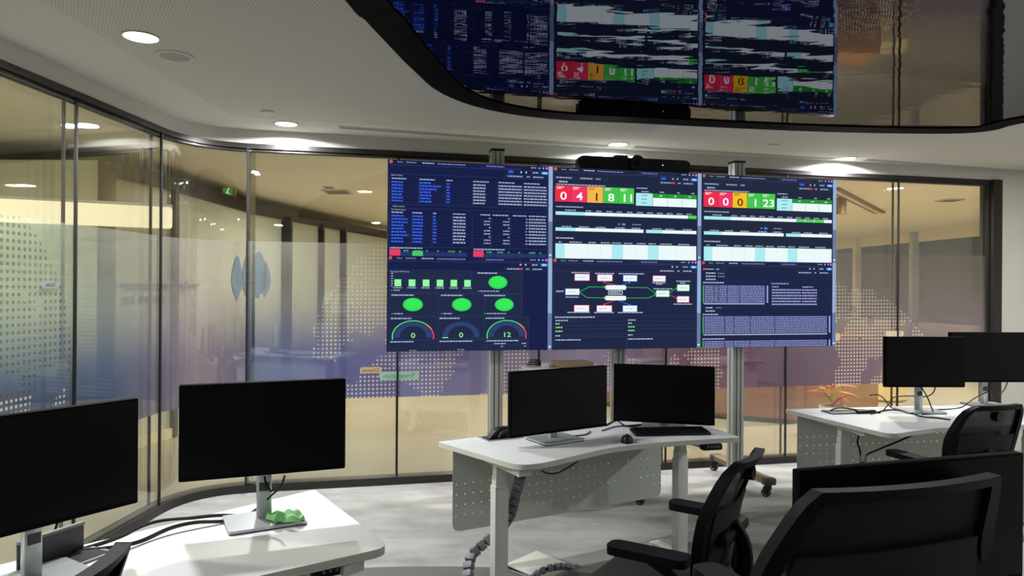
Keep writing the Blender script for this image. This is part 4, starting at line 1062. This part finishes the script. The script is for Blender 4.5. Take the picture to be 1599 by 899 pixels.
# right desk
a_, b_ = at_z(1284, 644, DZ), at_z(1360, 645, DZ)
t = thing('cable_tray', 'flat dark cable tray lying open on the right desk near its left end', 'cable box', at_z(1325, 643.5, DZ), R(10), 'desk cable boxes')
mb = MB(); mb.rbox((0, 0, .004), (.32, .13, .008), M['darkgrey'], .003); mb.build('tray', t)
mb = MB(); mb.rbox((.09, -.05, .012), (.14, .03, .018), M['blackp'], .004, R(4)); mb.build('socket_bar', t)
cable('black cable arching over the cable tray on the right desk', [D(1372, 643), D(1345, 644), D(1318, 645), D(1296, 643), D(1303, 638, .02), D(1320, 637, .02), D(1345, 641, .01), D(1375, 644)], .005)
cable('tangled black cable crossing the right desk under the front monitor', [D(1360, 646), D(1385, 640), D(1410, 641), D(1440, 650), D(1462, 652), D(1484, 655)], .0045)
cable('black cable looping up in the air beside the right desk monitor pole', [D(1380, 640), at_y(1390, 628, 4.9), at_y(1396, 620, 4.9), at_y(1420, 618, 4.9), at_y(1445, 619, 4.88), at_y(1457, 613, 4.86), at_y(1461, 602, 4.84)], .004)
cable('black cable hanging from the front right monitor down to the desk', [at_y(1437, 602, 4.80), at_y(1446, 616, 4.78), at_y(1453, 632, 4.72), D(1456, 645), D(1440, 647)], .004)
cable('black cable looped behind the right desk against the glass', [at_y(1358, 617, 5.0), at_y(1370, 616, 5.0), at_y(1380, 622, 5.0), D(1392, 636), D(1415, 640)], .004)
cable('black cable curving from the edge monitor pole across the right desk', [at_y(1549, 602, 5.06), at_y(1545, 610, 5.06), at_y(1530, 617, 5.0), at_y(1515, 626, 4.95), D(1500, 636), D(1470, 639), D(1430, 637)], .004)
cable('black cable hanging under the monitor at the right picture edge', [at_y(1573, 597, 5.06), at_y(1568, 608, 5.05), at_y(1560, 615, 5.05), at_y(1548, 616, 5.04)], .004)
cable('slim black cable hanging beneath the right desk by its left leg', [at_y(1341, 680, 4.45), at_y(1339, 690, 4.45), at_y(1343, 705, 4.45), at_y(1344, 730, 4.45), at_y(1344, 760, 4.45)], .006)
cable('black cable slung from beneath the right desk to the wire holder', [at_y(1425, 679, 4.4), at_y(1400, 690, 4.42), at_y(1368, 703, 4.44), at_y(1352, 712, 4.45), at_y(1350, 730, 4.45)], .006)
cp = at_y(1347, 718, 4.45)
mb = MB()
for s in (-1, 1): mb.cyl((s*.02, 0, -.03), (s*.02, 0, .03), .012, M['silver'], n=14)
mb.box((0, 0, -.02), (.05, .03, .012), M['blackp'])
tag(mb.build('cable_clip', None, cp), 'small grey clip gathering two cables under the right desk', 'clip')

# media cabinet behind the centre desk
t = thing('media_cabinet', 'pale equipment cabinet standing between the centre desk and the video wall', 'cabinet', (.36, 5.08, 0), R(11))
mb = MB(); mb.rbox((0, 0, .50), (.50, .30, .92), M['offwhite'], .006); mb.box((0, 0, .02), (.46, .24, .04), M['offwhite']); mb.build('body', t)
mb = MB(); mb.rbox((0, 0, .970), (.53, .32, .05), M['offwhite'], .008); mb.build('top', t)
mb = MB(); mb.box((0, -.152, .5), (.46, .006, .84), M['white']); k = mb.build('door', t); mb = MB(); mb.rbox((.19, -.162, .55), (.014, .016, .12), M['silver'], .004); mb.build('handle', k)
def on_cab(px, py): return at_z(px, py, 1.01)
mb = MB(); mb.rbox((0, 0, .018), (.26, .19, .034), M['card'], .003); mb.box((0, 0, .036), (.262, .02, .002), mat('packing_tape', (176, 156, 122), .4)); tag(mb.build('cardboard_box', None, Vector((.43, 5.10, .995)), R(14)), 'flat brown cardboard box on top of the pale cabinet', 'box')
mb = MB(); mb.rbox((0, 0, .015), (.07, .05, .03), M['offwhite'], .004); mb.rbox((.03, -.02, .012), (.03, .03, .024), M['greyp'], .003); tag(mb.build('power_adapter', None, Vector((.245, 5.02, .995)), R(8)), 'small white power adapter beside the cardboard box', 'adapter')
mb = MB(); mb.tube(spline([(.06*math.cos(k*.7)*(1-.02*k), .035*math.sin(k*.7), .006+.0018*k) for k in range(26)], 3), .005, M['blackp'], 6); tag(mb.build('coiled_cable', None, Vector((.165, 5.07, .995)), R(10)), 'coiled black cable on the left of the cabinet top', 'cable')

# ------------------------------------------------------------ corridor beyond the glass
def setw(o): return tag(o, kind='structure')
mb = MB(); mb.box((-6.2, 6.05, 1.3), (5.46, .08, 2.6), M['palewall']); setw(mb.build('wall_corridor_left'))
mb = MB(); mb.box((-3.44, 6.03, 1.3), (.045, .12, 2.6), M['seal']); setw(mb.build('trim_6'))
mb = MB(); mb.box((-5.6, 1.0, 1.3), (.1, 10, 2.78), M['palewall']); setw(mb.build('wall_corridor_far_left'))
pp = [Vector((-3.62, 6.4)), Vector((-3.48, 7.3)), Vector((-3.5, 9.6)), Vector((-3.05, 12.0)), Vector((-2.5, 14.4))]
def palefilm():
    return mat('frosted_partition', (196, 200, 188), .3, spec=.4)
setw(sheet(pp, 0, 2.52, .05, palefilm(), 'wall_partition', None))
setw(sheet(pp, 2.52, 2.66, .14, M['frame'], 'trim_7', None, -.04))
setw(sheet(pp, 0, .10, .10, M['tanwall'], 'trim_8', None, -.03))
setw(sheet([pp[-1], Vector((-2.5, 21))], 0, 2.78, .05, M['tanwall'], 'wall_corridor_end', None))
k = 9
for (px0, px1) in ((158, 164), (268, 272), (431, 452), (494, 503), (527, 538)):
    # a mullion where the sight line meets the partition
    px = (px0+px1)/2; dx = ray(px, 400).x; pos = None
    for a, b in zip(pp[:-1], pp[1:]):
        dd = b-a; den = dx*dd.y - dd.x
        if abs(den) < 1e-6: continue
        s = (a.x - dx*a.y)/den
        if 0 <= s <= 1: pos = a+dd*s; dirv = dd.normalized(); break
    if pos is None: pos = pp[0]; dirv = (pp[1]-pp[0]).normalized()
    wd = (px1-px0)/F*pos.y
    mb = MB(); mb.box((pos.x+.03, pos.y, 1.28), (wd, .09, 2.56), M['frame']); setw(mb.build('trim_%d' % k)); k += 1
def on_part(px, py):
    d = ray(px, py)
    for a, b in zip(pp[:-1], pp[1:]):
        dd = b-a; den = d.x*dd.y - dd.x; s = (a.x - d.x*a.y)/den
        if -.05 <= s <= 1.0: q = a+dd*s; return Vector((q.x+.004, q.y, CAMZ+d.z*q.y)), dd.normalized()
    return None, None
mural = thing('wall_mural', 'blue leaf shapes on the frosted partition across the corridor', 'mural', (0, 0, 0))
for (x, yt, yb, wpx) in ((369, 398, 470, 16), (386, 394, 470, 18), (402, 392, 466, 20), (413, 408, 464, 12)):
    p0, dv = on_part(x, yb); p1, _ = on_part(x, yt); hh = p1.z-p0.z; ww = wpx/F*p0.y*2.6
    mb = MB(); pts = [(0, 0), (.5, .35), (.42, .7), (.05, 1), (-.4, .72), (-.5, .35)]
    sp = [q for q in spline([(a, b, 0) for a, b in pts + pts[:1]], 4)]
    mb.add([(p0.x+.006+dv.x*q.x*ww, p0.y+dv.y*q.x*ww, p0.z+q.y*hh) for q in sp[:-1]], [tuple(range(len(sp)-1))], M['bluegrey']); mb.build('leaf_shape', mural, fix=False)
def wall_text(txt, px, py, h, obj):
    p, dv = on_part(px, py); g, f, wd = text_geo(txt, 1); mb = MB()
    mb.add([(p.x+.006+dv.x*x*h, p.y+dv.y*x*h, p.z+y*h) for x, y in g], f, M['letter']); mb.build('lettering', obj, fix=False)
sg = thing('wall_slogan', 'grey two-line slogan lettered on the partition across the corridor', 'lettering', (0, 0, 0))
wall_text('te momentum. Deliver', 167, 454, .15, sg); wall_text('nal impact', 190, 475, .15, sg)
# glowing bar added beyond the glass, imitating a bright reflection in it
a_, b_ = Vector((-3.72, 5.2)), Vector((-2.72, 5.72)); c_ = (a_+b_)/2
t = thing('reflection_bar', 'long glowing bar added beyond the glass at upper left, imitating a reflection', 'reflection stand-in', (c_.x, c_.y, 2.09), ang(b_-a_))
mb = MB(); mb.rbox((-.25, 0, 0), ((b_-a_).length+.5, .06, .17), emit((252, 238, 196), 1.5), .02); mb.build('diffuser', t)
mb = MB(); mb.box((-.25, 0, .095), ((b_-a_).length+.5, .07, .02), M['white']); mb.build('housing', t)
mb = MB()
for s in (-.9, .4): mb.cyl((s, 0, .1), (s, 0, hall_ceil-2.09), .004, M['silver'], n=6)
mb.build('added_wire', t)
# exit sign
p = at_y(356, 298, 9.0)
t = thing('exit_sign', 'small green running-man exit sign hanging in the corridor', 'sign', p, 0)
mb = MB(); mb.box((0, 0, 0), (.20, .015, .17), M['palewall']); mb.cyl((0, 0, .08), (0, 0, hall_ceil-p.z), .005, M['silver'], n=6); mb.build('plate', t)
mb = MB(); g = emit((90, 150, 70), .8); mb.box((.0, -.009, -.01), (.12, .004, .10), g); mb.build('lit_face', t)
mb = MB(); w_ = emit((235, 255, 235), 1); mb.cyl((.012, -.0125, .025), (.012, -.0115, .025), .010, w_, n=10); mb.line = None
mb.box((0, -.012, -.005), (.014, .002, .04), w_, 0, Matrix.Rotation(R(20), 4, 'Y')); mb.box((-.016, -.012, -.035), (.008, .002, .035), w_, 0, Matrix.Rotation(R(40), 4, 'Y')); mb.box((.014, -.012, -.035), (.008, .002, .035), w_, 0, Matrix.Rotation(R(-35), 4, 'Y')); mb.build('pictogram', t)
# ceiling vents of the corridor
for px, py, s, lab in ((527, 299, .34, 'square grille in the corridor ceiling left of the video wall'), (514, 292, .12, 'little round disc beside the corridor ceiling grille'), (1483, 312, .26, 'grille in the corridor ceiling at far right')):
    q = at_z(px, py, hall_ceil); mb = MB(); mb.box((0, 0, -.006), (s, s, .012), M['offwhite'])
    for i in range(4): mb.box((0, -s*.36+s*.24*i, -.014), (s*.85, s*.06, .006), M['greyp'])
    tag(mb.build('ceiling_vent', None, q), lab, 'air vent')
# hall right: bulkhead over windows
bx = [Vector((12, 9.4)), Vector((8.75, 13.0)), Vector((8.2, 18.0)), Vector((8.0, 21.0))]
bx = [Vector((10.4, 8.6)), Vector((8.7, 13.0)), Vector((8.0, 19.0))]
setw(sheet(bx[::-1], 2.57, 2.8, .12, M['tanwall'], 'wall_hall_bulkhead', None))
setw(sheet(bx[::-1], 0, .9, .12, M['tanwall'], 'wall_hall_sill', None))
wn = tag(sheet(bx[::-1], .9, 2.57, .03, mat('night_window', (52, 56, 58), .15), 'window_20', None, .05), kind='structure')
k = 30
for i in range(7):
    s = i/6; a, b = (bx[0], bx[1]) if s < .5 else (bx[1], bx[2]); q = a.lerp(b, (s % .5)*2 if s < 1 else 1)
    mb = MB(); mb.box((q.x-.04, q.y, 1.45), (.14, .14, 2.7), M['tanwall'] if i % 2 else M['alu']); setw(mb.build('trim_%d' % k)); k += 1
mb = MB(); mb.box((1.5, hall_back, 1.39), (21, .1, 2.78), M['tanwall']); setw(mb.build('wall_hall_back'))
mb = MB(); mb.box((12.05, 14, 1.39), (.1, 14, 2.78), M['tanwall']); setw(mb.build('wall_hall_right'))
# reception counter: low curved wood front
t = thing('reception_counter', 'long low red-brown wooden counter in the hall behind the right column stand', 'counter', (0, 0, 0))
cpts = [Vector((1.0, 9.6)), Vector((2.2, 8.75)), Vector((2.75, 8.45)), Vector((3.2, 8.25)), Vector((3.42, 8.4))]
mb = MB(); mb2 = MB()
o = sheet([Vector((p.x, p.y)) for p in spline([(q.x, q.y, 0) for q in cpts], 6)], .06, .98, .35, M['wood_r'], 'front', t)
sheet([Vector((p.x, p.y)) for p in spline([(q.x, q.y, 0) for q in cpts], 6)], .98, 1.02, .42, M['wood_r'], 'worktop', t, -.03)
sheet([Vector((p.x, p.y)) for p in spline([(q.x, q.y, 0) for q in cpts], 6)], .50, .56, .02, mat('orange_band', (156, 78, 36), .4), 'band', t, -.02)
sheet([Vector((p.x, p.y)) for p in spline([(q.x, q.y, 0) for q in cpts], 6)], 0, .06, .3, M['frame'], 'plinth', t, .03)
t = thing('wooden_cabinet', 'honey-coloured wooden cabinet behind the plant in the hall', 'cabinet', (4.05, 9.0, 0), R(-4))
mb = MB(); mb.rbox((0, 0, .5), (.9, .5, 1.0), M['wood_y'], .02); mb.build('carcass', t)
for s in (-.5, .5):
    mb = MB(); mb.rbox((s*.43, -.255, .5), (.40, .02, .9), M['wood_y'], .004); k2 = mb.build('door', t)
    mb = MB(); mb.cyl((s*.08, -.28, .55), (s*.08, -.265, .55), .012, M['silver'], n=10); mb.build('knob', k2)
t = thing('drum_stool', 'cream drum-shaped stool on the hall floor beside the wooden cabinet', 'stool', (5.3, 10.2, 0))
mb = MB(); mb.lathe([(.0001, .0), (.26, 0), (.30, .03), (.30, .42), (.27, .45), (.0001, .46)], mat('cream_upholstery', (220, 196, 132), .8), n=32); mb.build('drum', t)
mb = MB(); mb.lathe([(.303, .36), (.307, .38), (.303, .40)], M['tanwall'], n=32); mb.build('piping', t)
# plant outside the glass
pb = at_y(1300, 632, 7.75)
t = thing('potted_plant', 'red and yellow leaved plant in a cream pot just outside the glass', 'plant', (pb.x, pb.y, 0), 0)
mb = MB(); mb.lathe([(.0001, 0), (.11, 0), (.135, .10), (.14, .30), (.125, .30), (.12, .26), (.0001, .26)], M['pot'], n=24); mb.build('pot', t)
mb = MB(); mb.cyl((0, 0, .25), (0, 0, .265), .12, mat('soil', (70, 50, 36), .95), n=20); mb.build('soil', t)
mb = MB(); mb.tube([(0, 0, .26), (.01, .0, .36), (.0, 0, .46)], .016, M['leafr'], 8); mb.build('stem', t)
rnd = random.Random(5)
for i in range(20):
    a_ = i*2.4; el = rnd.uniform(.15, 1.25); Lh = rnd.uniform(.20, .30); d = Vector((math.cos(a_)*math.cos(el), math.sin(a_)*math.cos(el), math.sin(el))); side = d.cross(Vector((0, 0, 1))).normalized(); z0 = .30+.011*i
    vs = []; n = 7
    for j in range(n+1):
        u = j/n; c_ = Vector((0, 0, z0)) + d*Lh*u + Vector((0, 0, -.10*u*u*math.cos(el))); w_ = .046*math.sin(math.pi*(u*.92+.06))
        vs += [c_-side*w_+Vector((0, 0, .006)), c_, c_+side*w_+Vector((0, 0, .006))]
    fs = []
    for j in range(n):
        for k2 in (0, 1): fs.append((3*j+k2, 3*j+k2+1, 3*j+k2+4, 3*j+k2+3))
    mb = MB(); mb.add(vs, fs, M['leafr'] if i % 3 == 0 else M['leaf'], True); ob = mb.build('leaf', t, fix=False)
    sm = ob.modifiers.new('thickness', 'SOLIDIFY'); sm.thickness = .002

# ceiling slot and pendant in the hall, right of the video wall
A, B = at_z(1300, 293, hall_ceil), at_z(1374, 331, hall_ceil); c_ = (A+B)/2; d_ = B-A
mb = MB(); mb.box((0, 0, -.012), (d_.length, .16, .024), mat('brown_slot', (128, 104, 74), .7)); mb.box((0, 0, -.026), (d_.length-.02, .05, .004), M['tanwall'])
tag(mb.build('ceiling_slot', None, c_, ang(d_)), 'brown linear slot in the hall ceiling right of the video wall', 'slot')
p = at_y(1313, 322, 9.5)
t = thing('pendant_light', 'small brown cylinder ceiling light just right of the video wall', 'ceiling light', (p.x, p.y, hall_ceil))
mb = MB(); mb.lathe([(.07, 0), (.07, -.22), (.05, -.22), (.05, -.20)], mat('brown_metal', (120, 92, 60), .5), n=20); mb.build('housing', t)
mb = MB(); mb.lathe([(.05, -.205), (.0001, -.205)], M['led_hall'], n=20); mb.build('lamp_face', t)

# ------------------------------------------------------------ the photographer, seen only as a pale reflection in the glass
def skin(name, parent, verts, edges, m, sub=1, root=0):
    me = bpy.data.meshes.new(name); me.from_pydata([v[:3] for v in verts], edges, []); me.materials.append(m)
    o = bpy.data.objects.new(name, me); COL.objects.link(o); o.parent = parent
    sk = o.modifiers.new('skin', 'SKIN'); sk.use_smooth_shade = True
    if not me.skin_vertices: 
        bpy.context.view_layer.objects.active = o
    for i, v in enumerate(verts):
        d = me.skin_vertices[0].data[i]; r = v[3]; d.radius = r if isinstance(r, tuple) else (r, r); d.use_root = (i == root)
    sb = o.modifiers.new('smooth', 'SUBSURF'); sb.levels = sub; sb.render_levels = sub
    return o
ph = thing('person', 'person in a white shirt holding up a phone, mirrored faintly in the glass', 'person', (0, -.42, 0))
V = [(0, 0, .96, (.15, .11)), (0, .0, 1.12, (.135, .10)), (0, .0, 1.30, (.16, .11)), (0, -.01, 1.44, (.11, .08)), (0, .0, 1.52, .055), (0, .02, 1.60, (.072, .085)), (0, .02, 1.69, (.072, .088)), (0, .01, 1.74, (.05, .06))]
E_ = [(i, i+1) for i in range(7)]
def limb(start, pts):
    k = start
    for p_ in pts: V.append(p_); E_.append((k, len(V)-1)); k = len(V)-1
    return k
for s_ in (-1, 1):
    limb(0, [(s_*.10, 0, .86, .095), (s_*.11, .01, .50, .062), (s_*.12, -.01, .28, .055), (s_*.12, -.02, .09, .038), (s_*.13, .10, .04, .036), (s_*.135, .17, .03, .028)])
    wr = limb(3, [(s_*.18, -.01, 1.42, .062), (s_*.25, .05, 1.24, .045), (s_*.27, .10, 1.17, .042), (s_*.17, .22, 1.36, .032), (s_*.125, .30, 1.47, .024), (s_*.105, .325, 1.52, (.034, .017))])
    for k_, (dx, dz) in enumerate(((0, .060), (-.004, .044), (-.008, .028), (-.010, .012))):      # four fingers behind the phone
        limb(wr, [(s_*(.098+dx*.2), .345, 1.505+dz, .0085), (s_*(.085+dx), .372, 1.510+dz, .0078), (s_*(.062+dx), .376, 1.512+dz, .0068)])
    limb(wr, [(s_*.098, .318, 1.500, .0095), (s_*.082, .338, 1.506, .0085), (s_*.064, .345, 1.512, .0075)])   # thumb on the near side
SKIN = mat('skin', (176, 124, 96), .55)
skin('body', ph, V, E_, SKIN, 2)
sv = [(0, 0, .90, (.165, .125)), (0, 0, 1.12, (.155, .12)), (0, 0, 1.30, (.18, .13)), (0, -.01, 1.44, (.13, .10)), (0, 0, 1.475, (.07, .065))]; se = [(0, 1), (1, 2), (2, 3), (3, 4)]
for s_ in (-1, 1):
    k_ = 3
    for p_ in ((s_*.18, -.01, 1.425, .078), (s_*.25, .05, 1.25, .062), (s_*.265, .09, 1.19, .058)): sv.append(p_); se.append((k_, len(sv)-1)); k_ = len(sv)-1
skin('shirt', ph, sv, se, mat('white_shirt', (240, 240, 238), .8), 2)
tv = [(0, 0, .95, (.16, .12))]; te = []
for s_ in (-1, 1):
    k_ = 0
    for p_ in ((s_*.10, 0, .84, .108), (s_*.11, .01, .50, .082), (s_*.12, -.01, .28, .072), (s_*.12, -.02, .08, .062)): tv.append(p_); te.append((k_, len(tv)-1)); k_ = len(tv)-1
skin('trousers', ph, tv, te, mat('dark_trousers', (40, 42, 52), .85), 2)
for s_ in (-1, 1):
    mb = MB(); mb.rbox((s_*.13, .05, .045), (.095, .27, .085), M['blackp'], .035, 0, None, 4); mb.build('shoe', ph)
mb = MB(); vs = []; n = 18
for j in range(9):
    a1 = j/8*math.pi*.55
    for i in range(n):
        a2 = 2*math.pi*i/n; rr = math.sin(a1)*.083; back = 1 if math.sin(a2) < .3 else .75
        vs.append((rr*math.cos(a2), .01+rr*1.12*math.sin(a2)*back, 1.675+.105*math.cos(a1)))
mb.add(vs, [(j*n+i, j*n+(i+1) % n, (j+1)*n+(i+1) % n, (j+1)*n+i) for j in range(8) for i in range(n)], mat('black_hair', (18, 16, 16), .6), True); mb.build('hair', ph)
mb = MB()
for s_ in (-1, 1): mb.rbox((s_*.03, .098, 1.645), (.022, .012, .010), M['offwhite'], .004); mb.rbox((s_*.078, .015, 1.635), (.014, .03, .055), SKIN, .006)
mb.rbox((0, .108, 1.615), (.022, .03, .04), SKIN, .009); mb.rbox((0, .098, 1.578), (.045, .012, .012), mat('lips', (150, 86, 76), .5), .005); mb.build('face', ph)
t = thing('phone', 'dark phone held up in both hands by the person', 'phone', (0, -.062, 1.548))
mb = MB(); mb.rbox((0, 0, 0), (.158, .008, .074), M['blackp'], .004); mb.build('case', t)
mb = MB(); mb.box((0, -.0045, 0), (.150, .001, .068), emit((120, 130, 150), .6)); mb.build('display', t)
